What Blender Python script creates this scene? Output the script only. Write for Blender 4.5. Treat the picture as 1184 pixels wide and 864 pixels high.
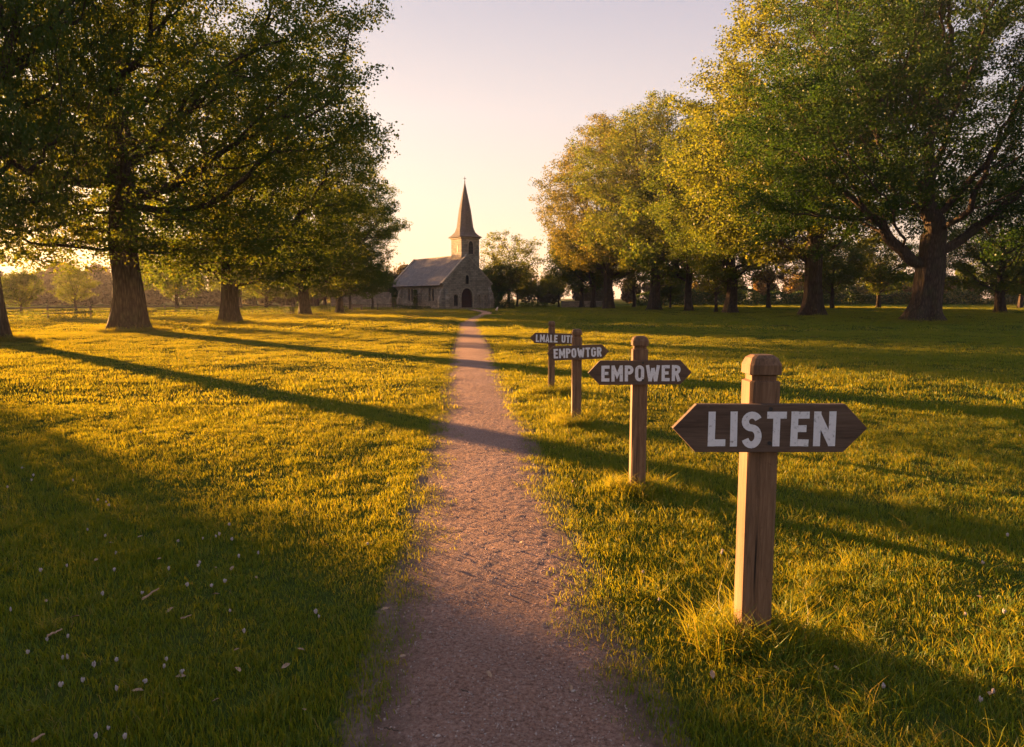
import bpy, bmesh, math, random
import numpy as np
from mathutils import Vector, Matrix
R = math.radians
for o in list(bpy.data.objects):
    bpy.data.objects.remove(o, do_unlink=True)
S = bpy.context.scene
COL = S.collection

# ------------------------------------------------------------------ camera
CAMH = 1.6
PITCH = 6.06
cam = bpy.data.cameras.new("camera")
cam.sensor_width = 36.0
cam.lens = 36.0 * 820 / 1184
cam.clip_start = 0.05
cam.clip_end = 6000
camo = bpy.data.objects.new("camera", cam)
COL.objects.link(camo)
camo.location = (0, 0, CAMH)
camo.rotation_euler = (R(90 - PITCH), 0, 0)
S.camera = camo

# ------------------------------------------------------------------ light
SUN_AZ = 46.0      # degrees left of the view direction (+Y)
SUN_EL = 4.6
wd = bpy.data.worlds.new("World")
S.world = wd
wd.use_nodes = True
nt = wd.node_tree
nt.nodes.clear()
wo = nt.nodes.new("ShaderNodeOutputWorld")
bg = nt.nodes.new("ShaderNodeBackground")
bg.inputs['Strength'].default_value = 0.05
SKYG = 2.9
sky = nt.nodes.new("ShaderNodeTexSky")
sky.sky_type = 'NISHITA'
sky.sun_disc = False
sky.sun_elevation = R(SUN_EL)
sky.sun_rotation = R(-SUN_AZ)
sky.air_density = 1.0
sky.dust_density = 2.5
sky.ozone_density = 1.0
# warm evening tint over the physical sky
tc = nt.nodes.new("ShaderNodeTexCoord")
sep = nt.nodes.new("ShaderNodeSeparateXYZ")
rmp = nt.nodes.new("ShaderNodeValToRGB")
cr = rmp.color_ramp
SKY = [(0.0, (.88,.62,.44)), (.06, (.92,.69,.50)), (.13, (.88,.70,.56)), (.24, (.77,.66,.61)), (.37, (.56,.51,.55)), (.6, (.42,.43,.50)), (1.0, (.30,.34,.44))]
while len(cr.elements) < len(SKY): cr.elements.new(.5)
for el_, (p_, c_) in zip(cr.elements, SKY):
    el_.position = p_; el_.color = (*[x*SKYG for x in c_], 1)
mul = nt.nodes.new("ShaderNodeMixRGB")
mul.blend_type = 'MIX'
mul.inputs[0].default_value = 0.90
nt.links.new(tc.outputs['Generated'], sep.inputs[0])
nt.links.new(sep.outputs['Z'], rmp.inputs[0])
nt.links.new(sky.outputs[0], mul.inputs[1])
# the sky away from the sun is dimmer and bluer
dot = nt.nodes.new("ShaderNodeVectorMath"); dot.operation = 'DOT_PRODUCT'
dot.inputs[1].default_value = (-math.sin(R(SUN_AZ)), math.cos(R(SUN_AZ)), 0)
nt.links.new(tc.outputs['Generated'], dot.inputs[0])
mr = nt.nodes.new("ShaderNodeMapRange"); mr.inputs['From Min'].default_value = -1; mr.inputs['From Max'].default_value = 1
nt.links.new(dot.outputs['Value'], mr.inputs['Value'])
rm2 = nt.nodes.new("ShaderNodeValToRGB")
c2 = rm2.color_ramp
c2.elements[0].position = 0.0; c2.elements[0].color = (.62, .70, .88, 1)
c2.elements[1].position = 1.0; c2.elements[1].color = (1, 1, 1, 1)
e_ = c2.elements.new(.45); e_.color = (.66, .70, .80, 1)
e_ = c2.elements.new(.72); e_.color = (.84, .84, .90, 1)
nt.links.new(mr.outputs[0], rm2.inputs[0])
mm_ = nt.nodes.new("ShaderNodeMixRGB"); mm_.blend_type = 'MULTIPLY'; mm_.inputs[0].default_value = 1.0
nt.links.new(rmp.outputs[0], mm_.inputs[1]); nt.links.new(rm2.outputs[0], mm_.inputs[2])
nt.links.new(mm_.outputs[0], mul.inputs[2])
nt.links.new(mul.outputs[0], bg.inputs['Color'])
nt.links.new(bg.outputs[0], wo.inputs['Surface'])

sd = Vector((-math.sin(R(SUN_AZ)) * math.cos(R(SUN_EL)), math.cos(R(SUN_AZ)) * math.cos(R(SUN_EL)), math.sin(R(SUN_EL))))
sl = bpy.data.lights.new("sun", 'SUN')
sl.energy = 5.0
sl.angle = R(0.5)
sl.color = (1.0, 0.50, 0.17)
so = bpy.data.objects.new("sun", sl)
COL.objects.link(so)
so.location = (-30, 40, 30)
so.rotation_euler = sd.to_track_quat('Z', 'Y').to_euler()

S.view_settings.view_transform = 'Standard'
S.view_settings.look = 'None'
S.view_settings.gamma = 1
S.view_settings.exposure = 3.15
S.view_settings.use_curve_mapping = False
S.render.engine = 'CYCLES'
cy = S.cycles
cy.use_adaptive_sampling = True
cy.adaptive_threshold = 0.006
cy.use_denoising = True
cy.max_bounces = 6
cy.diffuse_bounces = 3
cy.glossy_bounces = 1
cy.transmission_bounces = 4
cy.transparent_max_bounces = 8
cy.volume_bounces = 0
cy.volume_max_steps = 64
cy.sample_clamp_indirect = 5

# ------------------------------------------------------------------ helpers
def at(px, py, z=0.0):
    """pixel of the 1184x864 photograph -> point on the ground"""
    u = (px - 592) / 820
    v = (432 - py) / 820
    p = R(PITCH)
    d = Vector((u, math.cos(p) + v * math.sin(p), -math.sin(p) + v * math.cos(p)))
    t = (z - CAMH) / d.z
    return Vector((d.x * t, d.y * t, z))

def tag(o, label=None, cat=None, group=None, kind=None):
    if label: o['label'] = label
    if cat: o['category'] = cat
    if group: o['group'] = group
    if kind: o['kind'] = kind
    return o

def empty(name, loc, rz=0.0):
    o = bpy.data.objects.new(name, None)
    o.empty_display_size = 0.3
    COL.objects.link(o)
    o.location = loc
    o.rotation_euler = (0, 0, rz)
    return o

def link(name, me, mat, parent=None):
    o = bpy.data.objects.new(name, me)
    COL.objects.link(o)
    if mat is not None:
        me.materials.clear()
        me.materials.append(mat)
    if parent: o.parent = parent
    return o

def pyobj(name, verts, faces, mat, parent=None, smooth=False):
    me = bpy.data.meshes.new(name)
    me.from_pydata([tuple(v) for v in verts], [], faces)
    me.update()
    if smooth:
        me.shade_smooth()
    return link(name, me, mat, parent)

def npmesh(name, V, F4=None, F3=None, smooth=False, attr=None):
    """fast mesh from numpy arrays of vertices, quads and triangles"""
    me = bpy.data.meshes.new(name)
    V = np.asarray(V, dtype=np.float32)
    loops, starts, n = [], [], 0
    if F4 is not None and len(F4):
        F4 = np.asarray(F4, dtype=np.int32)
        loops.append(F4.ravel())
        starts.append(np.arange(len(F4)) * 4)
        n = F4.size
    if F3 is not None and len(F3):
        F3 = np.asarray(F3, dtype=np.int32)
        loops.append(F3.ravel())
        starts.append(n + np.arange(len(F3)) * 3)
    me.vertices.add(len(V))
    me.vertices.foreach_set("co", V.ravel())
    if loops:
        L = np.concatenate(loops).astype(np.int32)
        St = np.concatenate(starts).astype(np.int32)
        me.loops.add(len(L))
        me.loops.foreach_set("vertex_index", L)
        me.polygons.add(len(St))
        me.polygons.foreach_set("loop_start", St)
    if attr:
        for k, a in attr.items():
            at_ = me.attributes.new(k, 'FLOAT', 'POINT')
            at_.data.foreach_set("value", np.asarray(a, dtype=np.float32))
    me.update(calc_edges=True)
    me.validate()
    if smooth:
        me.shade_smooth()
    return me

class MB:
    """collects boxes, prisms and tubes into one mesh"""
    def __init__(s):
        s.v, s.f = [], []
    def add(s, vs, fs, M=None):
        b = len(s.v)
        for v in vs:
            v = Vector(v)
            s.v.append(M @ v if M else v)
        for f in fs: s.f.append([i + b for i in f])
        return s
    def box(s, x0, x1, y0, y1, z0, z1, M=None):
        return s.add([(x0,y0,z0),(x1,y0,z0),(x1,y1,z0),(x0,y1,z0),(x0,y0,z1),(x1,y0,z1),(x1,y1,z1),(x0,y1,z1)],
                     [(0,3,2,1),(4,5,6,7),(0,1,5,4),(1,2,6,5),(2,3,7,6),(3,0,4,7)], M)
    def prism(s, pts, y0, y1, M=None):
        """pts: (x,z) outline, counter-clockwise seen from -y; extruded from y0 to y1"""
        n = len(pts)
        vs = [(x, y0, z) for x, z in pts] + [(x, y1, z) for x, z in pts]
        fs = [list(range(n)), list(range(2*n-1, n-1, -1))]
        for i in range(n):
            j = (i+1) % n
            fs.append([i, n+i, n+j, j])
        return s.add(vs, fs, M)
    def tube(s, p0, p1, r0, r1, n=8, M=None):
        p0, p1 = Vector(p0), Vector(p1)
        d = (p1-p0).normalized()
        a = d.orthogonal().normalized(); b = d.cross(a)
        vs = []
        for p, r in ((p0, r0), (p1, r1)):
            for i in range(n):
                t = 2*math.pi*i/n
                vs.append(p + a*(r*math.cos(t)) + b*(r*math.sin(t)))
        fs = [[i, (i+1)%n, n+(i+1)%n, n+i] for i in range(n)]
        fs += [list(range(n-1, -1, -1)), list(range(n, 2*n))]
        return s.add(vs, fs, M)
    def build(s, name, mat, parent=None, smooth=False, bevel=0.0):
        o = pyobj(name, s.v, s.f, mat, parent, smooth)
        if bevel > 0:
            bm = bmesh.new(); bm.from_mesh(o.data)
            bmesh.ops.remove_doubles(bm, verts=bm.verts, dist=1e-6)
            bmesh.ops.bevel(bm, geom=list(bm.edges), offset=bevel, segments=2, affect='EDGES', profile=0.6)
            bm.to_mesh(o.data); bm.free()
        return o

_tab = np.random.RandomState(5).rand(256, 256)
def noise2(x, y, seed=0):
    """smooth value noise in 0..1, numpy arrays"""
    x = np.asarray(x, dtype=float) + seed*17.3; y = np.asarray(y, dtype=float) + seed*9.7
    xi = np.floor(x).astype(int); yi = np.floor(y).astype(int)
    fx = x-xi; fy = y-yi
    fx = fx*fx*(3-2*fx); fy = fy*fy*(3-2*fy)
    g = lambda a, b: _tab[a % 256, b % 256]
    return (g(xi,yi)*(1-fx)+g(xi+1,yi)*fx)*(1-fy) + (g(xi,yi+1)*(1-fx)+g(xi+1,yi+1)*fx)*fy

def sstep(a, b, x):
    t = np.clip((np.asarray(x, dtype=float)-a)/(b-a), 0, 1)
    return t*t*(3-2*t)

# ------------------------------------------------------------------ materials
def newmat(name):
    m = bpy.data.materials.new(name)
    m.use_nodes = True
    t = m.node_tree
    t.nodes.clear()
    return m, t, t.nodes.new("ShaderNodeOutputMaterial")

def N(t, typ, **kw):
    n = t.nodes.new(typ)
    for k, v in kw.items():
        if k in n.inputs: n.inputs[k].default_value = v
        else: setattr(n, k, v)
    return n

def ramp(t, fac, stops):
    r = t.nodes.new("ShaderNodeValToRGB")
    el = r.color_ramp.elements
    while len(el) < len(stops): el.new(0.5)
    for e, (p, c) in zip(el, stops):
        e.position = p; e.color = (*c, 1)
    if fac is not None: t.links.new(fac, r.inputs[0])
    return r.outputs[0]

def coords(t, scale=(1,1,1), kind='Object'):
    c = t.nodes.new("ShaderNodeTexCoord")
    mp = t.nodes.new("ShaderNodeMapping")
    mp.inputs['Scale'].default_value = scale
    t.links.new(c.outputs[kind], mp.inputs[0])
    return mp.outputs[0]

def noise(t, vec, scale, detail=4, rough=0.55, dist=0.0):
    n = t.nodes.new("ShaderNodeTexNoise")
    n.inputs['Scale'].default_value = scale
    n.inputs['Detail'].default_value = detail
    n.inputs['Roughness'].default_value = rough
    n.inputs['Distortion'].default_value = dist
    if vec is not None: t.links.new(vec, n.inputs['Vector'])
    return n.outputs['Fac']

def mix(t, fac, a, b, mode='MIX'):
    m = t.nodes.new("ShaderNodeMixRGB"); m.blend_type = mode
    for s, x in ((0, fac), (1, a), (2, b)):
        if isinstance(x, (int, float)): m.inputs[s].default_value = x
        elif isinstance(x, tuple): m.inputs[s].default_value = (*x, 1)
        else: t.links.new(x, m.inputs[s])
    return m.outputs[0]

def mth(t, op, a, b=0.0):
    m = t.nodes.new("ShaderNodeMath"); m.operation = op
    for s, x in ((0, a), (1, b)):
        if isinstance(x, (int, float)): m.inputs[s].default_value = x
        else: t.links.new(x, m.inputs[s])
    return m.outputs[0]

def bump(t, h, strength=0.5, dist=0.02):
    b = t.nodes.new("ShaderNodeBump")
    b.inputs['Strength'].default_value = strength
    b.inputs['Distance'].default_value = dist
    t.links.new(h, b.inputs['Height'])
    return b.outputs[0]

def solid(name, col, rough=0.8, var=0.25, scale=8, bmp=0.3, bd=0.01, spec=0.3, vec=(1,1,1)):
    m, t, out = newmat(name)
    c = coords(t, vec)
    n1 = noise(t, c, scale, 5)
    lo = tuple(x*(1-var) for x in col); hi = tuple(min(1, x*(1+var)) for x in col)
    cc = ramp(t, n1, [(0.3, lo), (0.7, hi)])
    p = N(t, "ShaderNodeBsdfPrincipled", Roughness=rough)
    p.inputs['Specular IOR Level'].default_value = spec
    t.links.new(cc, p.inputs['Base Color'])
    if bmp > 0:
        t.links.new(bump(t, noise(t, c, scale*5, 4), bmp, bd), p.inputs['Normal'])
    t.links.new(p.outputs[0], out.inputs[0])
    return m

def leafmat(name, stops, trans, tw=0.5, gl=0.015):
    """foliage: colour by the per-leaf 'shade' attribute, diffuse plus light passing through"""
    m, t, out = newmat(name)
    a = N(t, "ShaderNodeAttribute"); a.attribute_name = 'shade'
    oi = t.nodes.new("ShaderNodeObjectInfo")
    f = mth(t, 'ADD', mth(t, 'MULTIPLY', a.outputs['Fac'], 0.82), mth(t, 'MULTIPLY', oi.outputs['Random'], 0.18))
    c = ramp(t, f, stops)
    ct = ramp(t, f, trans)
    d = N(t, "ShaderNodeBsdfDiffuse"); t.links.new(c, d.inputs[0])
    tr = N(t, "ShaderNodeBsdfTranslucent"); t.links.new(ct, tr.inputs[0])
    mx = N(t, "ShaderNodeMixShader"); mx.inputs[0].default_value = tw
    t.links.new(d.outputs[0], mx.inputs[1]); t.links.new(tr.outputs[0], mx.inputs[2])
    g = N(t, "ShaderNodeBsdfGlossy", Roughness=0.45); g.inputs[0].default_value = (0.8,0.8,0.75,1)
    m2 = N(t, "ShaderNodeMixShader"); m2.inputs[0].default_value = gl
    t.links.new(mx.outputs[0], m2.inputs[1]); t.links.new(g.outputs[0], m2.inputs[2])
    t.links.new(m2.outputs[0], out.inputs[0])
    return m

M = {}
M['leaf'] = leafmat('leaf_green', [(0, (.022,.066,.009)), (.5, (.036,.092,.012)), (1, (.062,.112,.015))],
                    [(0, (.08,.13,.009)), (.5, (.15,.18,.011)), (1, (.32,.25,.015))], .5)
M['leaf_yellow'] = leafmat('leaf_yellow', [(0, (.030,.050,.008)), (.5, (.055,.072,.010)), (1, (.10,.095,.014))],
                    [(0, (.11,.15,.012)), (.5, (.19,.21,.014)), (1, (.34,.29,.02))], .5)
M['leaf_rust'] = leafmat('leaf_rust', [(0, (.06,.06,.02)), (.5, (.12,.085,.03)), (1, (.18,.10,.035))],
                    [(0, (.16,.14,.03)), (.5, (.26,.17,.04)), (1, (.36,.18,.05))], .5)
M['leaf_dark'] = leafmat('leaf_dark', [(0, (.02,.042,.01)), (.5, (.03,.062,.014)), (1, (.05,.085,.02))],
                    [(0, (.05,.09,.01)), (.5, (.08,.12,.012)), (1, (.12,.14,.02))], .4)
M['grass'] = leafmat('grass_blades', [(0, (.042,.120,.011)), (.45, (.072,.162,.014)), (.85, (.12,.185,.015)), (1, (.24,.19,.07))],
                    [(0, (.16,.20,.008)), (.5, (.32,.275,.009)), (.85, (.44,.33,.011)), (1, (.40,.28,.05))], .5, .02)
M['leaf_wood'] = leafmat('leaf_wood', [(0, (.05,.05,.02)), (.5, (.085,.07,.032)), (1, (.12,.085,.04))],
                    [(0, (.10,.09,.02)), (.5, (.14,.11,.03)), (1, (.18,.12,.04))], .3)
M['leaf_olive'] = leafmat('leaf_olive', [(0, (.022,.046,.008)), (.5, (.040,.072,.011)), (1, (.08,.095,.015))],
                    [(0, (.09,.11,.010)), (.5, (.17,.15,.012)), (1, (.30,.21,.018))], .5)
M['leaf_shaded'] = leafmat('leaf_shaded', [(0, (.014,.044,.006)), (.5, (.022,.060,.008)), (1, (.040,.074,.010))],  # green leaf darkened: the shade on the far right tree is in its colour
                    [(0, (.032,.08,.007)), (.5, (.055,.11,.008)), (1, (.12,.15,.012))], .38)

def bark():
    m, t, out = newmat('bark')
    c = coords(t, (1, 1, .18))
    n1 = noise(t, c, 7, 8, .65, .6)
    v = N(t, "ShaderNodeTexVoronoi"); v.feature = 'DISTANCE_TO_EDGE'
    v.inputs['Scale'].default_value = 9
    t.links.new(c, v.inputs['Vector'])
    h = mth(t, 'ADD', mth(t, 'MULTIPLY', v.outputs['Distance'], 1.2), n1)
    cc = ramp(t, h, [(0.25, (.022,.016,.012)), (.65, (.058,.042,.031)), (1, (.10,.075,.055))])
    moss = ramp(t, noise(t, coords(t, (1,1,.6)), 1.6, 4), [(0.5, (0,0,0)), (.75, (.6,.6,.6))])
    cc = mix(t, moss, cc, (.06,.065,.03))
    p = N(t, "ShaderNodeBsdfPrincipled", Roughness=.92)
    p.inputs['Specular IOR Level'].default_value = .15
    t.links.new(cc, p.inputs['Base Color'])
    t.links.new(bump(t, h, .9, .06), p.inputs['Normal'])
    t.links.new(p.outputs[0], out.inputs[0])
    return m
M['bark'] = bark()

def wood(name, a, b, axis=2):
    m, t, out = newmat(name)
    sc = [1, 1, 1]; sc[axis] = .06
    c = coords(t, tuple(sc))
    grain = noise(t, c, 90, 8, .7, .8)
    broad = noise(t, c, 14, 4, .6, .5)
    h = mth(t, 'ADD', mth(t, 'MULTIPLY', grain, .6), mth(t, 'MULTIPLY', broad, .4))
    cc = ramp(t, h, [(.32, tuple(x*.45 for x in a)), (.48, a), (.68, b)])
    sc2 = [1, 1, 1]; sc2[axis] = .03
    crack = noise(t, coords(t, tuple(sc2)), 34, 2, .5, .2)
    ck = ramp(t, crack, [(.30, (1,1,1)), (.345, (0,0,0))])
    cc = mix(t, ck, cc, (.018,.012,.01))
    spots = ramp(t, noise(t, coords(t), 22, 6, .7), [(.62, (0,0,0)), (.72, (.55,.55,.55))])
    cc = mix(t, spots, cc, tuple(x*.5 for x in a))
    p = N(t, "ShaderNodeBsdfPrincipled", Roughness=.78)
    p.inputs['Specular IOR Level'].default_value = .25
    t.links.new(cc, p.inputs['Base Color'])
    hb = mth(t, 'SUBTRACT', h, mth(t, 'MULTIPLY', ck, .7))
    t.links.new(bump(t, hb, .6, .004), p.inputs['Normal'])
    t.links.new(p.outputs[0], out.inputs[0])
    return m
M['post'] = wood('weathered_post_wood', (.150,.085,.048), (.27,.16,.095), 2)
M['board'] = wood('dark_board_wood', (.10,.064,.046), (.155,.105,.078), 0)

def paintmat():
    m, t, out = newmat('white_paint')
    c = coords(t)
    n = noise(t, c, 60, 6, .7)
    cc = ramp(t, n, [(.32, (.30,.28,.28)), (.42, (.70,.69,.72)), (.8, (.80,.79,.83))])
    p = N(t, "ShaderNodeBsdfPrincipled", Roughness=.75)
    t.links.new(cc, p.inputs['Base Color'])
    t.links.new(bump(t, noise(t, coords(t, (.1,1,1)), 120, 4), .4, .002), p.inputs['Normal'])
    t.links.new(p.outputs[0], out.inputs[0])
    return m
M['paint'] = paintmat()
M['iron'] = solid('dark_iron', (.03,.028,.027), .6, .3, 20, .2)

def stone():
    m, t, out = newmat('church_stone')
    c = coords(t)
    # courses follow the walls: x+y runs along either wall, z runs up
    sep = t.nodes.new("ShaderNodeSeparateXYZ"); t.links.new(c, sep.inputs[0])
    cmb = t.nodes.new("ShaderNodeCombineXYZ")
    t.links.new(mth(t, 'ADD', sep.outputs[0], sep.outputs[1]), cmb.inputs[0])
    t.links.new(sep.outputs[2], cmb.inputs[1])
    br = N(t, "ShaderNodeTexBrick")
    br.inputs['Scale'].default_value = 1.0
    br.inputs['Brick Width'].default_value = .62
    br.inputs['Row Height'].default_value = .27
    br.inputs['Mortar Size'].default_value = .018
    br.inputs['Mortar Smooth'].default_value = .3
    br.inputs['Bias'].default_value = 0
    br.inputs['Color1'].default_value = (.27,.235,.195,1)
    br.inputs['Color2'].default_value = (.44,.38,.31,1)
    br.inputs['Mortar'].default_value = (.17,.14,.11,1)
    t.links.new(cmb.outputs[0], br.inputs['Vector'])
    n = noise(t, c, 1.1, 6, .65)
    st = ramp(t, n, [(.3, (.55,.53,.5)), (.6, (1.05,1,.95))])
    cc = mix(t, 1.0, br.outputs['Color'], st, 'MULTIPLY')
    p = N(t, "ShaderNodeBsdfPrincipled", Roughness=.92)
    t.links.new(cc, p.inputs['Base Color'])
    hh = mth(t, 'SUBTRACT', noise(t, c, 9, 5), br.outputs['Fac'])
    t.links.new(bump(t, hh, .7, .04), p.inputs['Normal'])
    t.links.new(p.outputs[0], out.inputs[0])
    return m
M['stone'] = stone()
M['trim'] = solid('dressed_stone', (.36,.29,.22), .85, .3, 4, .3, .02)

def slate():
    m, t, out = newmat('roof_slate')
    c = coords(t)
    sep = t.nodes.new("ShaderNodeSeparateXYZ"); t.links.new(c, sep.inputs[0])
    cmb = t.nodes.new("ShaderNodeCombineXYZ")
    t.links.new(sep.outputs[1], cmb.inputs[0]); t.links.new(mth(t, 'MULTIPLY', sep.outputs[2], 1.45), cmb.inputs[1])
    br = N(t, "ShaderNodeTexBrick")
    br.inputs['Scale'].default_value = 1.0
    br.inputs['Brick Width'].default_value = .42
    br.inputs['Row Height'].default_value = .34
    br.inputs['Mortar Size'].default_value = .02
    br.inputs['Color1'].default_value = (.125,.108,.112,1)
    br.inputs['Color2'].default_value = (.20,.165,.165,1)
    br.inputs['Mortar'].default_value = (.06,.05,.05,1)
    t.links.new(cmb.outputs[0], br.inputs['Vector'])
    st = ramp(t, noise(t, c, 1.4, 6, .7), [(.3, (.7,.68,.66)), (.65, (1.1,1.05,1))])
    cc = mix(t, 1.0, br.outputs['Color'], st, 'MULTIPLY')
    p = N(t, "ShaderNodeBsdfPrincipled", Roughness=.7)
    t.links.new(cc, p.inputs['Base Color'])
    t.links.new(bump(t, mth(t, 'SUBTRACT', noise(t, c, 14, 4), br.outputs['Fac']), .6, .03), p.inputs['Normal'])
    t.links.new(p.outputs[0], out.inputs[0])
    return m
M['slate'] = slate()
M['spire'] = solid('spire_shingle', (.095,.08,.078), .85, .3, 3, .5, .05, vec=(1,1,4))
M['door'] = wood('old_door_oak', (.045,.02,.02), (.07,.03,.028), 2)
M['dark_glass'] = solid('leaded_glass', (.03,.028,.03), .6, .3, 12, .15, .01, .15)

def groundmat():
    m, t, out = newmat('ground_turf')
    c = coords(t)
    n1 = noise(t, c, .35, 6, .6)
    n2 = noise(t, c, 14, 6, .7)
    a = ramp(t, n2, [(.3, (.030,.045,.010)), (.55, (.055,.080,.014)), (.75, (.085,.10,.02))])
    b = ramp(t, n2, [(.3, (.045,.055,.014)), (.6, (.085,.095,.018)), (.8, (.13,.12,.03))])
    cc = mix(t, ramp(t, n1, [(.4,(0,0,0)),(.62,(1,1,1))]), a, b)
    at_ = N(t, "ShaderNodeAttribute"); at_.attribute_name = 'worn'
    soil = ramp(t, noise(t, c, 30, 6, .7), [(.3, (.13,.088,.064)), (.7, (.28,.19,.145))])
    nn = ramp(t, mth(t, 'ADD', at_.outputs['Fac'], mth(t, 'MULTIPLY', mth(t, 'SUBTRACT', n2, .5), .6)), [(.4,(0,0,0)),(.6,(1,1,1))])
    cc = mix(t, nn, cc, soil)
    p = N(t, "ShaderNodeBsdfDiffuse", Roughness=1.0)
    t.links.new(cc, p.inputs['Color'])
    t.links.new(bump(t, noise(t, c, 40, 5, .7), .5, .03), p.inputs['Normal'])
    t.links.new(p.outputs[0], out.inputs[0])
    return m
M['ground'] = groundmat()

def pathmat():
    m, t, out = newmat('gravel_path')
    c = coords(t)
    n1 = noise(t, c, 130, 3, .7)
    n2 = noise(t, c, 30, 8, .78)
    n3 = noise(t, c, 1.3, 4, .6)
    nf = noise(t, c, 55, 6, .8)
    cc = ramp(t, nf, [(.34, (.16,.090,.070)), (.48, (.41,.245,.190)), (.58, (.53,.34,.27)), (.70, (.70,.52,.44))])
    cc = mix(t, ramp(t, n3, [(.35,(0,0,0)),(.65,(.6,.6,.6))]), cc, mix(t, 1.0, cc, (.72,.66,.62), 'MULTIPLY'))
    ea = N(t, "ShaderNodeAttribute"); ea.attribute_name = 'edge'
    en = mth(t, 'ADD', ea.outputs['Fac'], mth(t, 'MULTIPLY', mth(t, 'SUBTRACT', noise(t, c, 7, 5, .7), .5), .7))
    soil = ramp(t, n2, [(.3, (.15,.095,.072)), (.7, (.34,.22,.17))])
    cc = mix(t, ramp(t, en, [(.66,(0,0,0)), (.95,(1,1,1))]), cc, soil)
    v = N(t, "ShaderNodeTexVoronoi"); v.inputs['Scale'].default_value = 60
    t.links.new(c, v.inputs['Vector'])
    h = mth(t, 'ADD', mth(t, 'MULTIPLY', v.outputs['Distance'], -.5), mth(t, 'ADD', mth(t, 'MULTIPLY', nf, .7), n2))
    p = N(t, "ShaderNodeBsdfPrincipled", Roughness=.95)
    p.inputs['Specular IOR Level'].default_value = .15
    t.links.new(cc, p.inputs['Base Color'])
    t.links.new(bump(t, h, 1.0, .035), p.inputs['Normal'])
    t.links.new(p.outputs[0], out.inputs[0])
    return m
M['path'] = pathmat()
M['pebble'] = solid('pebble_stone', (.40,.31,.27), .85, .5, 900, .2)
M['clover'] = solid('clover_blossom', (.42,.35,.34), .8, .2, 90, .4, .003)
M['stem'] = solid('flower_stem', (.08,.13,.03), .8)
M['dry'] = solid('dry_leaf', (.34,.22,.14), .8, .3, 60, .3, .002)
M['twig'] = solid('twig_bark', (.08,.055,.04), .9, .3, 60)

# ------------------------------------------------------------------ terrain and path
_pp = [(-.35+.16+.16, -4.0)]
PATHY = []
for y in np.arange(-4, 44, 1.0):
    PATHY.append((0.16 - .0635*y, y))
for px, py in ((541.5, 374.5), (546, 370.3), (553, 366.4), (560.5, 363.6), (563, 362.0), (559, 360.4), (552, 359.0), (546, 358.0)):
    p = at(px, py); PATHY.append((p.x, p.y))
PATHY = np.array(PATHY)
def smooth_path(P, n=6):
    out = []
    for i in range(len(P)-1):
        p0 = P[max(i-1,0)]; p1 = P[i]; p2 = P[i+1]; p3 = P[min(i+2, len(P)-1)]
        for k in range(n):
            t = k/n
            out.append(.5*((2*p1)+(-p0+p2)*t+(2*p0-5*p1+4*p2-p3)*t*t+(-p0+3*p1-3*p2+p3)*t**3))
    out.append(P[-1])
    return np.array(out)
PC = smooth_path(PATHY, 8)

def path_dist(x, y):
    """distance to the path centre line (numpy)"""
    x = np.atleast_1d(np.asarray(x, float)); y = np.atleast_1d(np.asarray(y, float))
    near = np.abs(x - (0.16-.0635*y))*.998
    far = y > 42
    if far.any():
        q = np.stack([x[far], y[far]], 1)
        T = PC[PC[:,1] > 38]
        d = np.full(len(q), 1e9)
        for a in T: d = np.minimum(d, np.hypot(q[:,0]-a[0], q[:,1]-a[1]))
        near[far] = d
    return near

def gz(x, y):
    x = np.atleast_1d(np.asarray(x, float)); y = np.atleast_1d(np.asarray(y, float))
    d = path_dist(x, y)
    w = sstep(.45, 1.3, d) * (1-sstep(60, 120, np.hypot(x, y)))
    und = (noise2(x*.55, y*.55, 1)-.5)*.05 + (noise2(x*1.7, y*1.7, 2)-.5)*.018 + (noise2(x*.17, y*.17, 3)-.5)*.10
    rise = sstep(8, 45, x)*np.clip(y-45, 0, 120)*.006
    return w*und + rise + .012*sstep(.35, .7, d)*(d < 3)*0
def g1(x, y): return float(gz(x, y)[0])

def axis(lo, hi, fine_lo, fine_hi, step, growth=1.22):
    a = list(np.arange(fine_lo, fine_hi+1e-6, step))
    s = step; v = fine_hi
    while v < hi:
        s *= growth; v += s; a.append(min(v, hi))
    s = step; v = fine_lo; left = []
    while v > lo:
        s *= growth; v -= s; left.append(max(v, lo))
    return np.array(left[::-1] + a)
GX = axis(-1500, 1500, -16, 16, .2, 1.12)
GY = axis(-1500, 1500, -2, 34, .2, 1.10)
X, Y = np.meshgrid(GX, GY)
Z = gz(X.ravel(), Y.ravel())
V = np.stack([X.ravel(), Y.ravel(), Z], 1)
ny, nx = X.shape
idx = np.arange(nx*ny).reshape(ny, nx)
F = np.stack([idx[:-1,:-1].ravel(), idx[:-1,1:].ravel(), idx[1:,1:].ravel(), idx[1:,:-1].ravel()], 1)
dd = path_dist(V[:,0], V[:,1])
worn = 1 - sstep(.45, .80, dd)
me = npmesh('ground', V, F, smooth=True, attr={'worn': worn})
ground = tag(link('ground', me, M['ground']), kind='structure')

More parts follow.
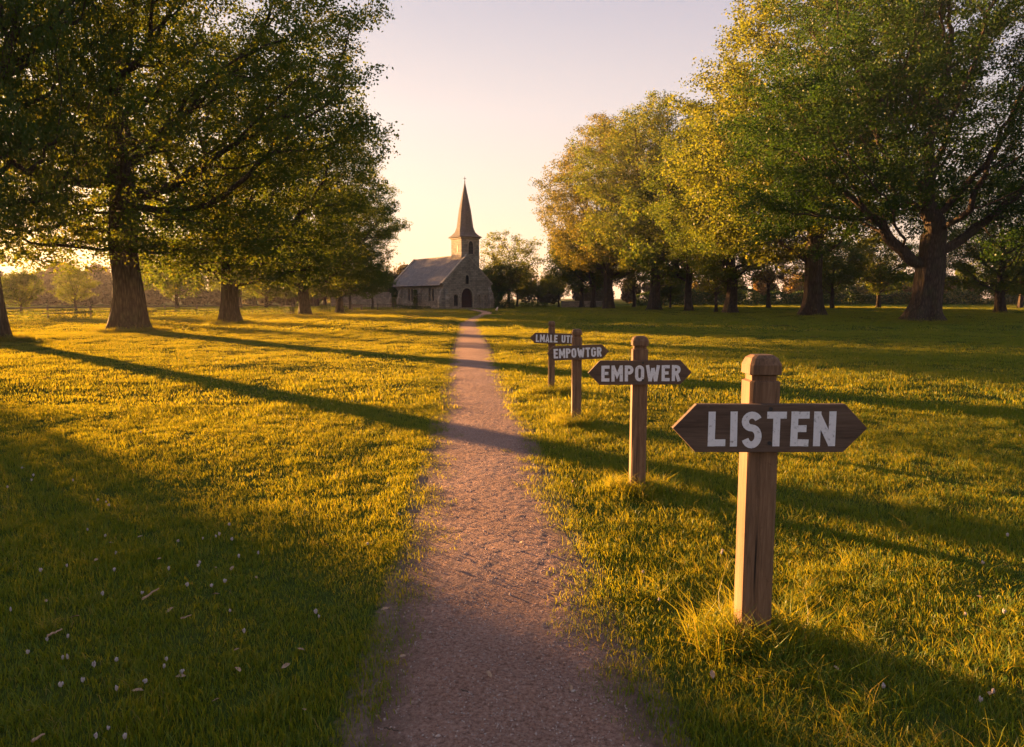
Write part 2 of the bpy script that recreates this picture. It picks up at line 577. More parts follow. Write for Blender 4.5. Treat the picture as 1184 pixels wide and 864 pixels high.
# path strip: a fine sheet that follows the centre line
def build_path():
    pts = []
    L = [0.0]
    for i in range(1, len(PC)): L.append(L[-1] + np.hypot(*(PC[i]-PC[i-1])))
    L = np.array(L)
    s = 0.0; ss = []
    while s < L[-1]:
        ss.append(s); s += .025 if s < 12 else .05 if s < 16 else (.12 if s < 34 else .5)
    ss = np.array(ss)
    cx = np.interp(ss, L, PC[:,0]); cyy = np.interp(ss, L, PC[:,1])
    tx = np.gradient(cx, ss); ty = np.gradient(cyy, ss)
    n_ = np.hypot(tx, ty); tx /= n_; ty /= n_
    K = 57
    w = np.linspace(-1, 1, K)
    half = .52 + .06*(noise2(ss*.9, ss*0, 7)-.5) + .05*(noise2(ss*3.5, ss*0+3, 8)-.5)
    halfr = .52 + .06*(noise2(ss*.9, ss*0, 17)-.5) + .05*(noise2(ss*3.5, ss*0+3, 18)-.5)
    Vs = np.zeros((len(ss), K, 3))
    for k in range(K):
        h = np.where(w[k] < 0, half, halfr)*w[k]
        x = cx + ty*h; y = cyy - tx*h
        Vs[:,k,0] = x; Vs[:,k,1] = y
        crown = .010*(1-w[k]**2)
        rel = (noise2(x*19, y*19, 11)-.5)*.0030 + (noise2(x*37, y*37, 12)-.5)*.0045 + (noise2(x*2.6, y*2.6, 13)-.5)*.003
        fade = 1-sstep(12, 25, ss)
        Vs[:,k,2] = .006 + crown + np.maximum(rel, -.006)*fade*(1-w[k]**8) 
    n, k_ = len(ss), K
    id_ = np.arange(n*k_).reshape(n, k_)
    F = np.stack([id_[:-1,:-1].ravel(), id_[:-1,1:].ravel(), id_[1:,1:].ravel(), id_[1:,:-1].ravel()], 1)
    ed = np.tile(np.abs(w), len(ss))
    me = npmesh('path', Vs.reshape(-1,3), F, smooth=True, attr={'edge': ed})
    return tag(link('path', me, M['path']), kind='structure')
build_path()

# ------------------------------------------------------------------ trees
def grow(seed, lobes, trunk, n_att, step, clump=1.1, nclump=70, shell=.55):
    """space colonisation: attraction points in clumps inside the lobes, limbs grow towards them.
    lobes: (cx,cy,cz,rx,ry,rz,weight)"""
    rs = np.random.RandomState(seed)
    W = np.array([l[6] for l in lobes], float); W /= W.sum()
    cl = []
    for i in range(nclump):
        l = lobes[rs.choice(len(lobes), p=W)]
        d = rs.normal(size=3); d /= np.linalg.norm(d)
        r = (shell + (1-shell)*rs.rand()) if rs.rand() < .8 else rs.rand()**.5
        cl.append(np.array(l[:3]) + d*r*np.array(l[3:6]))
    cl = np.array(cl)
    per = max(1, n_att//nclump)
    size = clump*(.6+.8*rs.rand(len(cl)))
    A = np.repeat(cl, per, 0) + rs.normal(size=(per*len(cl), 3))*np.repeat(size, per)[:,None]*np.array([1,1,.6])
    fill = []
    for i in range(n_att//5):
        l = lobes[rs.choice(len(lobes), p=W)]
        d = rs.normal(size=3); d /= np.linalg.norm(d)
        fill.append(np.array(l[:3]) + d*rs.rand()**.4*np.array(l[3:6]))
    A = np.vstack([A, np.array(fill)])
    A = A[A[:,2] > 1.9]
    nodes = [np.array(p, float) for p in trunk]
    parent = list(range(-1, len(nodes)-1))
    P = np.array(nodes)
    start = max(1, len(nodes)//2)
    D = np.full(len(A), 1e9); NI = np.zeros(len(A), int)
    for j in range(start, len(P)):
        dj = np.linalg.norm(A-P[j], axis=1); m = dj < D
        D[m] = dj[m]; NI[m] = j
    alive = np.ones(len(A), bool)
    kill = step*1.6
    for it in range(160):
        if not alive.any() or len(nodes) > 9000: break
        ia = np.where(alive)[0]
        ni = NI[ia]
        d = A[ia]-P[ni]; d /= (np.linalg.norm(d, axis=1)[:,None]+1e-9)
        un, inv = np.unique(ni, return_inverse=True)
        acc = np.zeros((len(un), 3)); np.add.at(acc, inv, d)
        acc /= (np.linalg.norm(acc, axis=1)[:,None]+1e-9)
        acc += rs.normal(size=acc.shape)*.22
        acc[:,2] += .05
        acc /= (np.linalg.norm(acc, axis=1)[:,None]+1e-9)
        new = P[un]+acc*step
        b = len(P)
        P = np.vstack([P, new])
        parent += list(un)
        nodes += list(new)
        AA = A[ia]
        dm = np.sqrt(((AA[:,None,:]-new[None,:,:])**2).sum(2))
        k = dm.argmin(1); dv = dm[np.arange(len(ia)), k]
        better = dv < D[ia]
        D[ia[better]] = dv[better]; NI[ia[better]] = b+k[better]
        alive &= D > kill
    parent = np.array(parent)
    n = len(P)
    # smooth
    for _ in range(2):
        Q = P.copy()
        cnt = np.zeros(n); s = np.zeros((n,3))
        for i in range(len(trunk), n):
            s[parent[i]] += P[i]; cnt[parent[i]] += 1
        for i in range(len(trunk), n):
            if cnt[i] > 0: Q[i] = .5*P[i] + .25*P[parent[i]] + .25*s[i]/cnt[i]
        P = Q
    tips = np.zeros(n)
    kids = [[] for _ in range(n)]
    for i in range(1, n): kids[parent[i]].append(i)
    for i in range(n-1, -1, -1):
        if not kids[i]: tips[i] = 1
        if parent[i] >= 0: tips[parent[i]] += tips[i]
    return P, parent, kids, tips

def tubes(P, kids, tips, ntr, r_trunk, r_tip, minr, flare=1.0, seed=0, ring=.22, trunk_top=None):
    """trunk (fluted, flared) and limbs as tubes"""
    rs = np.random.RandomState(seed+99)
    tot = tips[ntr-1]
    e = math.log(tot)/math.log(r_trunk/r_tip)
    rad = r_tip*tips**(1/e)
    VV, FF = [], []; base = 0
    def emit(pts, rr, nseg, fl=None):
        nonlocal base
        pts = np.array(pts); m = len(pts)
        T = np.gradient(pts, axis=0)
        T /= (np.linalg.norm(T, axis=1)[:,None]+1e-9)
        ref = np.array([0,0,1.]) if abs(T[0][2]) < .8 else np.array([1.,0,0])
        a = np.cross(T[0], ref); a /= np.linalg.norm(a)
        ang = np.linspace(0, 2*np.pi, nseg, endpoint=False)
        rings = []
        for i in range(m):
            a = a-T[i]*a.dot(T[i]); a /= np.linalg.norm(a)+1e-9
            b = np.cross(T[i], a)
            r = rr[i]*np.ones(nseg)
            if fl is not None: r = fl(i, ang, rr[i], pts[i])
            rings.append(pts[i]+r[:,None]*(np.cos(ang)[:,None]*a+np.sin(ang)[:,None]*b))
        V = np.vstack(rings)
        id_ = base+np.arange(m*nseg).reshape(m, nseg)
        nx_ = np.roll(id_, -1, axis=1)
        F = np.stack([id_[:-1].ravel(), nx_[:-1].ravel(), nx_[1:].ravel(), id_[1:].ravel()], 1)
        VV.append(V); FF.append(F); base += len(V)
    # trunk: from the ground to a little past the fork
    tp = P[:ntr]
    hh = np.arange(-.25, tp[-1][2], ring)
    tp2 = np.stack([np.interp(hh, tp[:,2], tp[:,0]), np.interp(hh, tp[:,2], tp[:,1]), hh], 1)
    ph = rs.rand(8)*6.28
    def fl(i, ang, r, p):
        z = max(p[2], 0)
        f = flare*math.exp(-z/(.55+.3*r_trunk))
        root = 1+f*(.75+.38*np.cos(5*ang+ph[0])*1.0+.20*np.cos(3*ang+ph[1])+.12*np.cos(9*ang+ph[2]))
        flute = 1+.035*np.cos(7*ang+ph[3]+z*.25)+.028*np.cos(13*ang+ph[4]-z*.2)+.02*np.cos(23*ang+ph[5]+z*.4)+.03*math.sin(z*1.7+ph[6])
        lump = 1+.05*(noise2(ang*1.5+3, np.full_like(ang, z*.8), 3)-.5)*2*np.abs(np.sin(ang/2))
        return r*root*flute*lump
    nseg = 56
    rr = [r_trunk*(1.0-.10*max(h,0)/tp[-1][2]) for h in hh]
    c = ntr-1; ext = []
    for _ in range(5):
        ks = sorted([q_ for q_ in kids[c] if q_ >= ntr], key=lambda q_: -rad[q_])
        if not ks: break
        c = ks[0]; ext.append(c)
    for i_, q_ in enumerate(ext):
        t_ = (i_+1)/len(ext)
        rr.append((1-t_)**1.3*rr[len(hh)-1]*.9+(1-(1-t_)**1.3)*rad[q_]*.9)
    tp2 = np.vstack([tp2]+[P[q_][None] for q_ in ext]); rr = np.array(rr)
    emit(tp2, rr, nseg, fl)
    # limbs
    stack = []
    for i in range(ntr-1, -1, -1):
        for k in kids[i]:
            if k >= ntr: stack.append((i, k))
    while stack:
        p, k = stack.pop()
        if rad[k] < minr: continue
        chain = [p, k]; c = k
        while True:
            ks = [q for q in kids[c] if rad[q] >= minr]
            if not ks: break
            ks.sort(key=lambda q: -rad[q])
            for q in ks[1:]: stack.append((c, q))
            c = ks[0]; chain.append(c)
        rr = [min(rad[q], rad[chain[1]]*1.15) for q in chain]
        if p < ntr: rr[0] = min(rad[chain[1]]*1.35, r_trunk*.85)
        rr[-1] *= .6
        big = rr[0]
        emit(P[chain], rr, 14 if big > .2 else (8 if big > .06 else 5))
    return np.vstack(VV), np.vstack(FF), rad

def leaves(P, kids, tips, ntr, maxtips, n, size, spread, seed, zmin=0.0, flat=.65):
    rs = np.random.RandomState(seed+7)
    cand = np.where((tips <= maxtips) & (np.arange(len(P)) >= ntr))[0]
    w = 1/np.sqrt(tips[cand]); w /= w.sum()
    pick = rs.choice(cand, n, p=w)
    # several leaves share a twig: cluster centres first
    off = rs.normal(size=(n,3))*spread*np.array([1,1,flat])
    ncl = max(1, n//16)
    cc = rs.choice(cand, ncl, p=w)
    cpos = P[cc] + rs.normal(size=(ncl,3))*spread*np.array([1,1,flat])
    which = rs.randint(0, ncl, n)
    C = np.where(rs.rand(n,1) < .86, cpos[which]+rs.normal(size=(n,3))*size*np.array([1.35,1.35,.8]), P[pick]+off)
    C = C[C[:,2] > zmin]; n = len(C)
    nrm = rs.normal(size=(n,3))*.75+np.array([0,0,.75]); nrm /= np.linalg.norm(nrm, axis=1)[:,None]
    t = rs.normal(size=(n,3)); t -= nrm*(t*nrm).sum(1)[:,None]; t /= np.linalg.norm(t, axis=1)[:,None]
    b = np.cross(nrm, t)
    s = (size*(.65+.7*rs.rand(n)))[:,None]
    v0 = C - t*s*.5
    v1 = C + b*s*.36 + t*s*.05 + nrm*s*.08
    v2 = C + t*s*.55
    v3 = C - b*s*.36 + t*s*.05 + nrm*s*.08
    V = np.stack([v0,v1,v2,v3], 1).reshape(-1,3)
    F = np.arange(4*n).reshape(n,4)
    sh = np.clip(.45+.22*rs.normal(size=n) + .35*(noise2(C[:,0]*.5+C[:,2]*.3, C[:,1]*.5+C[:,2]*.6, seed % 11)-.5), 0, 1)
    return V, F, np.repeat(sh, 4)

TREES = {}
def tree_meshes(key, seed, lobes, fork, r_trunk, n_att, n_leaf, lsize, step=.5, clump=1.0, nclump=80,
                maxtips=6, spread=.34, minr=.02, lean=(0,0), flare=.75, zmin=2.0, r_tip=.016, shell=.55, flat=.65):
    k = max(4, int(fork/step)+1)
    trunk = [(lean[0]*(i/(k-1))**1.5+.05*math.sin(i*.9+seed), lean[1]*(i/(k-1))**1.5+.05*math.cos(i*.7+seed), fork*i/(k-1)) for i in range(k)]
    P, par, kids, tips = grow(seed, lobes, trunk, n_att, step, clump, nclump, shell)
    V, F, rad = tubes(P, kids, tips, k, r_trunk, r_tip, minr, flare, seed)
    tm = npmesh(key+'_trunk', V, F, smooth=True)
    LV, LF, sh = leaves(P, kids, tips, k, maxtips, n_leaf, lsize, spread, seed, zmin, flat)
    lm = npmesh(key+'_crown', LV, LF, attr={'shade': sh})
    TREES[key] = (tm, lm)
    return tm, lm

def place_tree(key, name, loc, rz, scale, label, cat='tree', group=None, leaf='leaf', sz=None, crown='crown'):
    e = empty(name, loc, rz)
    e.scale = (scale, scale, sz if sz else scale)
    tm, lm = TREES[key]
    link('trunk', tm, M['bark'], e)
    if lm.materials and lm.materials[0] != M[leaf]:
        o = bpy.data.objects.new(crown, lm); COL.objects.link(o); o.parent = e
        o.material_slots[0].link = 'OBJECT'; o.material_slots[0].material = M[leaf]
    else:
        link(crown, lm, M[leaf], e)
    tag(e, label, cat, group)
    return e

def gat(px, py):
    p = at(px, py)
    for _ in range(6):
        p = at(px, py, g1(p.x, p.y))
    p.z -= .02
    return p

# the largest tree, left foreground: low spreading crown
tree_meshes('oak_wide', 11, [(0,0,12.5,11.5,10.5,8.0,6), (7.5,0,10,5.5,5,3.0,1.1), (-7,0,9.5,6,6,3.6,1.3), (-4.5,1,6.0,3.6,4,2.0,.5), (4.2,2,6.0,4,4,1.6,.6), (10.5,-1,9.5,2.6,2.5,1.2,.25), (-4.2,-.5,4.6,3.4,3.5,1.3,.8), (3.4,-1,4.7,3.8,3.5,1.3,.8), (-.5,-3.2,5.9,3.4,2.2,1.3,.45)],
            7.6, .62, 3600, 175000, .135, step=.55, clump=1.1, nclump=180, spread=.36, zmin=2.7, minr=.022)
# rounder, a little lower
tree_meshes('oak_round', 23, [(0,0,10.5,8.8,8.5,7.0,5), (0,0,4.6,7.3,7.3,2.2,2.6), (5,0,8,4,4,2.6,.6), (0,-2,3.4,5,4,1.0,.7)],
            4.0, .47, 2900, 125000, .145, step=.55, clump=1.0, nclump=150, spread=.36, zmin=1.9, minr=.025)
# tall, upright limbs (right foreground)
tree_meshes('oak_tall', 37, [(0,0,15,11.5,10.5,9.5,6), (-7,0,8.5,5,5,2.8,.9), (7,0,8.5,6,5,3.2,1), (-9,-1,12,4,4,3,.6), (2,1,22,7,7,4,1.4)],
            4.4, .90, 3600, 230000, .15, step=.62, clump=1.25, nclump=150, spread=.42, zmin=4.2, minr=.028, lean=(.3,0), flare=.8)
# tall dome (right row)
tree_meshes('lime_dome', 51, [(0,0,15.5,9.5,9.5,11.0,6), (0,0,7.5,8.5,8.5,3.6,1.6), (-4,0,12,7,6,6,1)],
            5.4, .66, 2800, 135000, .19, step=.70, clump=1.25, nclump=140, spread=.46, zmin=3.2, minr=.04)
# small tree for the distance
tree_meshes('small_round', 67, [(0,0,6.2,3.8,3.8,4.0,4), (0,0,3.8,3.2,3.2,1.6,1)],
            2.4, .22, 900, 24000, .19, step=.42, clump=.7, nclump=45, spread=.30, zmin=1.6, minr=.02)
tree_meshes('thin_feather', 71, [(0,0,7.5,4.2,4.2,4.6,4), (1,0,5,3.4,3.4,2.4,1)],
            3.0, .24, 900, 14000, .20, step=.45, clump=.7, nclump=38, spread=.34, zmin=1.6, minr=.02)

# a bushy low tree beyond the left edge of the picture: it throws the long shade over the near lawn
tree_meshes('holly', 83, [(0,0,4.2,4.5,4.5,4.2,4), (0,0,2.0,4.4,4.4,1.8,2)],
            1.2, .25, 1800, 70000, .17, step=.42, clump=.75, nclump=110, spread=.34, zmin=.25, minr=.03, shell=.5)

GL = 'trees along the left of the path'
place_tree('oak_wide', 'broadleaf_tree', gat(150, 384), R(0), 1.0, 'huge spreading tree on the left with heavy flared trunk and low limbs over the lawn', group=GL)
place_tree('oak_round', 'broadleaf_tree', gat(267, 374.5), R(40), 1.05, 'broad tree behind the huge spreading one, second flared trunk along the left row', group=GL, sz=1.12)
place_tree('oak_round', 'broadleaf_tree', gat(352, 366.5), R(160), .92, 'rounded green tree third along the left row, with a short straight trunk', group=GL)
place_tree('oak_round', 'broadleaf_tree', gat(392.5, 362.5), R(250), .80, 'smallest full tree of the left row, its crown reaching the church roof', group=GL, sz=.82)
place_tree('oak_wide', 'broadleaf_tree', gat(-6, 395), R(150), .53, 'nearest left tree cut by the frame edge, only its flared root and lowest leaves showing', group=GL, sz=1.3)

place_tree('holly', 'bushy_tree', (-25.85, 20.75, 0), 0, 1.0, 'dense bushy dark tree with foliage to the ground, left of the nearest left tree', group='bushy trees beyond the left edge', leaf='leaf_dark')
place_tree('holly', 'bushy_tree', (-25.7, 12.3, 0), R(130), 1.05, 'second dense bushy dark tree, nearer than its twin on the far left', group='bushy trees beyond the left edge', leaf='leaf_dark')
GR = 'trees along the right of the field'
place_tree('oak_tall', 'broadleaf_tree', gat(1068, 373), R(0), 1.0, 'tall shade-darkened tree on the far right with thick fluted trunk splitting into upright limbs', group=GR, leaf='leaf_shaded')
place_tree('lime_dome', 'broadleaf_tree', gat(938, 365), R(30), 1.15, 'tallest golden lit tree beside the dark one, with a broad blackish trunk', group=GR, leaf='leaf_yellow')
place_tree('lime_dome', 'broadleaf_tree', gat(845, 362), R(140), .84, 'green tree with slim dark trunk left of the tallest golden tree', group=GR)
place_tree('small_round', 'broadleaf_tree', gat(796, 360), R(70), 1.75, 'short leafy tree with a pale grey trunk between two dark trunked trees', group=GR)
place_tree('lime_dome', 'broadleaf_tree', gat(757, 359), R(220), 1.0, 'high crowned tree with wide flared trunk right of the rounded golden tree', group=GR)
place_tree('lime_dome', 'broadleaf_tree', gat(703, 357.3), R(310), 1.06, 'large rounded golden green tree nearest the church on the right side', group=GR, leaf='leaf_olive')
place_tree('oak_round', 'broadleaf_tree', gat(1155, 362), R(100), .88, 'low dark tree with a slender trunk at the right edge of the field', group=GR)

place_tree('small_round', 'broadleaf_tree', gat(686, 356.4), R(20), 1.5, 'tree with thin dark trunk just left of the large rounded golden green one', group=GR)
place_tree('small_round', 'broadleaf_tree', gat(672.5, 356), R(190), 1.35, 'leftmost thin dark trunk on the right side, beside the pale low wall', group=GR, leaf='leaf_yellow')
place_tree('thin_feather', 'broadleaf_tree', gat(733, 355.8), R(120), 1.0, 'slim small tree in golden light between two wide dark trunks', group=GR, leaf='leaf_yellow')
place_tree('thin_feather', 'sapling', gat(827.5, 361.5), R(60), .62, 'very thin dark sapling standing just left of the slim dark trunk', cat='sapling', group=GR, leaf='leaf')

# trees behind the church and out by the edges
place_tree('thin_feather', 'broadleaf_tree', gat(588, 355.5), R(200), 1.12, 'airy brown tinged tree standing to the right of the church', group='trees around the church', leaf='leaf_rust')
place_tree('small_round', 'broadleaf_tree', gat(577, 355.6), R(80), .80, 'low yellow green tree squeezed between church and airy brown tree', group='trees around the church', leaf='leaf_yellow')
place_tree('small_round', 'broadleaf_tree', gat(598, 355.2), R(300), .72, 'low green tree under the right half of the airy brown tree', group='trees around the church', leaf='leaf')
place_tree('thin_feather', 'broadleaf_tree', gat(622, 355.2), R(200), .52, 'pale feathery tree above the clipped golden hedge', group='trees around the church', leaf='leaf_rust')
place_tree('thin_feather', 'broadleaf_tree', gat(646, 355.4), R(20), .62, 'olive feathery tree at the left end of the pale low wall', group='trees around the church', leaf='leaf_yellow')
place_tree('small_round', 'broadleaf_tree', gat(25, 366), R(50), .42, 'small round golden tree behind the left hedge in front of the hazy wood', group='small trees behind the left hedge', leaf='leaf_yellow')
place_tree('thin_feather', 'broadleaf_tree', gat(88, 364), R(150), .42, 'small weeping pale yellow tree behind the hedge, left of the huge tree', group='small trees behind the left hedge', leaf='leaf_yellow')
place_tree('thin_feather', 'broadleaf_tree', gat(405, 358.6), R(90), .70, 'thin stemmed tree in front of the pinkish wall beside the church', group='small trees behind the left hedge')
place_tree('thin_feather', 'broadleaf_tree', gat(431, 357.6), R(190), .62, 'thinnest tree next to the church corner by the railing', group='small trees behind the left hedge')
place_tree('small_round', 'broadleaf_tree', gat(308, 361), R(10), .8, 'leafy young tree behind the left hedge, between second and third trunks', group='small trees behind the left hedge')
place_tree('small_round', 'broadleaf_tree', gat(205, 362), R(222), .85, 'low yellow green tree behind the left hedge, between the two biggest trunks', group='small trees behind the left hedge', leaf='leaf_yellow')
# in front of the right-hand wood
for px, py, k, rz, sc, lf, lab in (
    (888, 357, 'thin_feather', 20, .95, 'leaf_rust', 'orange brown feathery tree left of the tallest golden tree trunk'),
    (962, 356.8, 'small_round', 60, .95, 'leaf', 'rounded green tree just right of the tallest golden tree trunk'),
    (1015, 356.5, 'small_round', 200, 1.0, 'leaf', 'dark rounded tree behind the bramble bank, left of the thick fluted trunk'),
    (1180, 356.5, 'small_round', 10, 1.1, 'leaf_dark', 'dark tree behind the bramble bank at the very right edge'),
    (775, 356.5, 'small_round', 30, .6, 'leaf', 'small tree behind the bank, left of the pale grey trunk')):
    place_tree(k, 'broadleaf_tree', gat(px, py), R(rz), sc, lab, group='small trees along the right bank', leaf=lf)

for i, (q_, s_) in enumerate(((43,92),(48,98),(54,100),(59,107),(64,112),(69,121),(74,126),(79,133),(85,140))):  # tree row added behind the left crowns to shade the church and far lawn
    x_, y_ = .695*q_-.719*s_, .719*q_+.695*s_
    place_tree('lime_dome', 'broadleaf_tree', (x_, y_, -.05), R(i*67), .44+.03*(i % 3), 'green tree of the row added behind the left trunks to shade church and far lawn', group='tree row added for shade behind the left trees')
# ------------------------------------------------------------------ far woods, hedges, shrubs
def blob_leaves(rs, cx, cy, cz, rx, ry, rz_, n, size):
    d = rs.normal(size=(n,3)); d /= np.linalg.norm(d, axis=1)[:,None]
    r = rs.rand(n)**.35
    nb = 14
    bd = rs.normal(size=(nb,3)); bd /= np.linalg.norm(bd, axis=1)[:,None]
    bump_ = (d @ bd.T).max(1)
    r = r*(.62+.45*bump_)
    C = np.stack([cx+d[:,0]*r*rx, cy+d[:,1]*r*ry, cz+d[:,2]*r*rz_], 1)
    return C
def leaf_quads(rs, C, size, shade0=.45, up=.6):
    n = len(C)
    nrm = rs.normal(size=(n,3))*.8+np.array([0,0,up]); nrm /= np.linalg.norm(nrm, axis=1)[:,None]
    t = rs.normal(size=(n,3)); t -= nrm*(t*nrm).sum(1)[:,None]; t /= np.linalg.norm(t, axis=1)[:,None]
    b = np.cross(nrm, t)
    s = (size*(.6+.8*rs.rand(n)))[:,None]
    V = np.stack([C-t*s*.5, C+b*s*.36+nrm*s*.08, C+t*s*.55, C-b*s*.36+nrm*s*.08], 1).reshape(-1,3)
    F = np.arange(4*n).reshape(n,4)
    return V, F, np.repeat(np.clip(shade0+.22*rs.normal(size=n), 0, 1), 4)

def far_wood(name, pts, mat, label, seed, n_each=1500, size=.55, hmin=6, hmax=10):
    rs = np.random.RandomState(seed)
    VV, FF, SS, b = [], [], [], 0
    TV, TF = [], []
    for x, y, sc in pts:
        h = (hmin+(hmax-hmin)*rs.rand())*sc; r = h*(.30+.14*rs.rand())
        z0 = g1(x, y)
        parts = [(x, y, z0+h*.62, r, r, h*.40), (x+rs.normal()*r*.5, y, z0+h*.35, r*.9, r*.9, h*.30), (x+rs.normal()*r*.6, y+rs.normal()*r*.5, z0+h*.78, r*.6, r*.6, h*.2)]
        sh = .2+.6*rs.rand()
        for p in parts:
            C = blob_leaves(rs, *p, n_each//3, size)
            C = C[C[:,2] > z0+.1]
            V, F, s_ = leaf_quads(rs, C, size, sh)
            VV.append(V); FF.append(F+b); SS.append(s_); b += len(V)
    me = npmesh(name, np.vstack(VV), np.vstack(FF), attr={'shade': np.concatenate(SS)})
    return tag(link(name, me, mat), label, 'wood', kind='stuff')

rs = np.random.RandomState(3)
pts = [(-190+i*2.9+rs.normal()*1.5, 150+rs.rand()*25+i*.2, .8+.5*rs.rand()) for i in range(60)]
pts += [(-125+i*2.6+rs.normal()*.8, 146+rs.rand()*6, .42+.25*rs.rand()) for i in range(38)]
far_wood('distant_wood', pts, M['leaf_wood'], 'hazy brown wood along the left horizon behind the hedge', 4, 2600, .55, 6.5, 9.0)
pts = [(-60+i*3.4+rs.normal()*1.2, 165+rs.rand()*20, .75+.4*rs.rand()) for i in range(18)]
far_wood('distant_wood', pts, M['leaf'], 'green wood far behind the left row, left of the church', 5, 2400, .5, 6, 9)
pts = [(4+i*2.6+rs.normal()*1.3, 150+rs.rand()*18, .6+.5*rs.rand()) for i in range(18)]
far_wood('distant_wood', pts, M['leaf_wood'], 'low reddish brown wood on the horizon right of the church', 6, 2400, .5, 5, 8)
pts = [(46+i*2.5+rs.normal()*1.3, 136+rs.rand()*22, .75+.6*rs.rand()) for i in range(46)]
far_wood('distant_wood', pts, M['leaf'], 'dense green wood closing the field behind the right hand trees', 7, 2600, .5, 4.5, 8)
pts = [(30+i*5.5+rs.normal()*1.6, 131+rs.rand()*6, .5+.5*rs.rand()) for i in range(20)]
far_wood('distant_wood', pts, M['leaf_rust'], 'scattered rusty scrub in front of the green wood on the right', 8, 1800, .4, 4, 7)

def hedge(name, poly, w, h, mat, label, cat, seed, dens=170, size=.11, hvar=.12, group=None, kind=None):
    rs = np.random.RandomState(seed)
    Cs = []
    for (x0, y0), (x1, y1) in zip(poly[:-1], poly[1:]):
        L = math.hypot(x1-x0, y1-y0); n = int(L*dens*(h+w))
        t = rs.rand(n); u = (rs.rand(n)-.5); v = rs.rand(n)
        edge = rs.rand(n)
        u = np.where(edge < .45, np.sign(u)*.5+rs.normal(size=n)*.06, u)
        v = np.where((edge > .45) & (edge < .75), 1+rs.normal(size=n)*.05, v)
        x = x0+(x1-x0)*t; y = y0+(y1-y0)*t
        nx_, ny_ = -(y1-y0)/L, (x1-x0)/L
        ww = w*(1+hvar*2*(noise2(x*.7, y*.7, seed)-.5)*2)
        hh = h*(1+hvar*2*(noise2(x*.5+v, y*.5, seed+1)-.5)*2)
        taper = 1-.25*v
        x = x+nx_*u*ww*taper; y = y+ny_*u*ww*taper
        Cs.append(np.stack([x, y, gz(x, y)+.03+v*hh], 1))
    C = np.vstack(Cs)
    o = C[0].copy(); o[2] = 0
    V, F, s_ = leaf_quads(rs, C-o, size)
    me = npmesh(name, V, F, attr={'shade': s_})
    ob = link(name, me, mat)
    ob.location = o
    return tag(ob, label, cat, group, kind)

# left boundary: clipped hedge with a rail fence standing in it
HL = [at(-60, 374.5), at(0, 372.8), at(150, 368.5), at(320, 363.5), at(400, 360.2)]
hedge('hedge', [(p.x, p.y) for p in HL], .55, .62, M['leaf'], 'low clipped hedge running along the left edge of the lawn toward the church', 'hedge', 31, 260, .10)
p = [at(602, 356.3), at(633, 356.2)]
hedge('hedge', [(q.x, q.y) for q in p], 1.2, .75, M['leaf_yellow'], 'short clipped golden topped hedge right of the round shrub', 'hedge', 32, 200, .13, .05)
p = [(22, 127), (40, 124), (62, 122), (90, 120), (120, 118)]
hedge('bramble_bank', p, 4.0, 2.3, M['leaf_dark'], 'long dark bramble bank along the far right side of the field', 'hedge', 33, 90, .24, .22)

def shrub(loc, r, h, mat, label, seed, n=9000, size=.09):
    rs = np.random.RandomState(seed)
    d = rs.normal(size=(n,3)); d /= np.linalg.norm(d, axis=1)[:,None]
    d[:,2] = np.abs(d[:,2])*1.0
    rr = .80+.20*rs.rand(n)
    C = np.stack([d[:,0]*rr*r, d[:,1]*rr*r, .05+np.minimum(d[:,2]*rr*1.25, 1.0)*h], 1)
    k = rs.rand(n) < .35
    C[k,2] *= rs.rand(k.sum())
    V, F, s_ = leaf_quads(rs, C, size)
    e = empty('round_shrub', loc)
    link('foliage', npmesh('foliage', V, F, attr={'shade': s_}), mat, e)
    m = MB()
    for i in range(5):
        a = i*1.256
        m.tube((.08*math.cos(a), .08*math.sin(a), -.05), (r*.6*math.cos(a), r*.6*math.sin(a), h*.75), .05, .015, 6)
    m.build('stem', M['bark'], e)
    return tag(e, label, 'shrub')
shrub(gat(583, 357.3), 1.65, 2.45, M['leaf_dark'], 'clipped round dark green shrub at the right corner of the church', 41)

def rail_fence(name, pts, h, post_gap, rails, mat, label, pw=.10, rw=.05, pick=0):
    e = empty(name, (pts[0].x, pts[0].y, 0))
    o = Vector((pts[0].x, pts[0].y, 0))
    m = MB(); cnt = 0
    for a, b in zip(pts[:-1], pts[1:]):
        L = (b-a).length; n = max(1, int(L/post_gap))
        for i in range(n):
            q = a.lerp(b, i/n); z = g1(q.x, q.y)
            pm = MB().box(-pw/2, pw/2, -pw/2, pw/2, -.2, h+.06)
            po = pm.build('post', mat, e); po.location = (q.x-o.x, q.y-o.y, z); po.rotation_euler = (0, 0, math.atan2(b.y-a.y, b.x-a.x))
            q2 = a.lerp(b, (i+1)/n); z2 = g1(q2.x, q2.y)
            for rz_ in rails:
                m.tube((q.x-o.x, q.y-o.y, z+rz_), (q2.x-o.x, q2.y-o.y, z2+rz_), rw, rw, 6)
            for k in range(pick):
                t = (k+.5)/pick; w = q.lerp(q2, t)
                m.tube((w.x-o.x, w.y-o.y, z), (w.x-o.x, w.y-o.y, z+h), .015, .015, 4)
    m.build('rails', mat, e)
    return tag(e, label, 'fence')
M['fence'] = solid('grey_fence_wood', (.16,.125,.10), .85, .3, 12)
rail_fence('rail_fence', [at(0, 371.8), at(150, 367.6), at(320, 362.8)], .95, 3.2, (.88, .45), M['fence'], 'grey post and rail fence standing in the left hedge')
rail_fence('church_railing', [at(398, 359.6), at(455, 358.8), at(508, 358.8)], .85, 2.2, (.8, .15), M['iron'], 'low dark railing in front of the church side wall', .07, .02, 9)

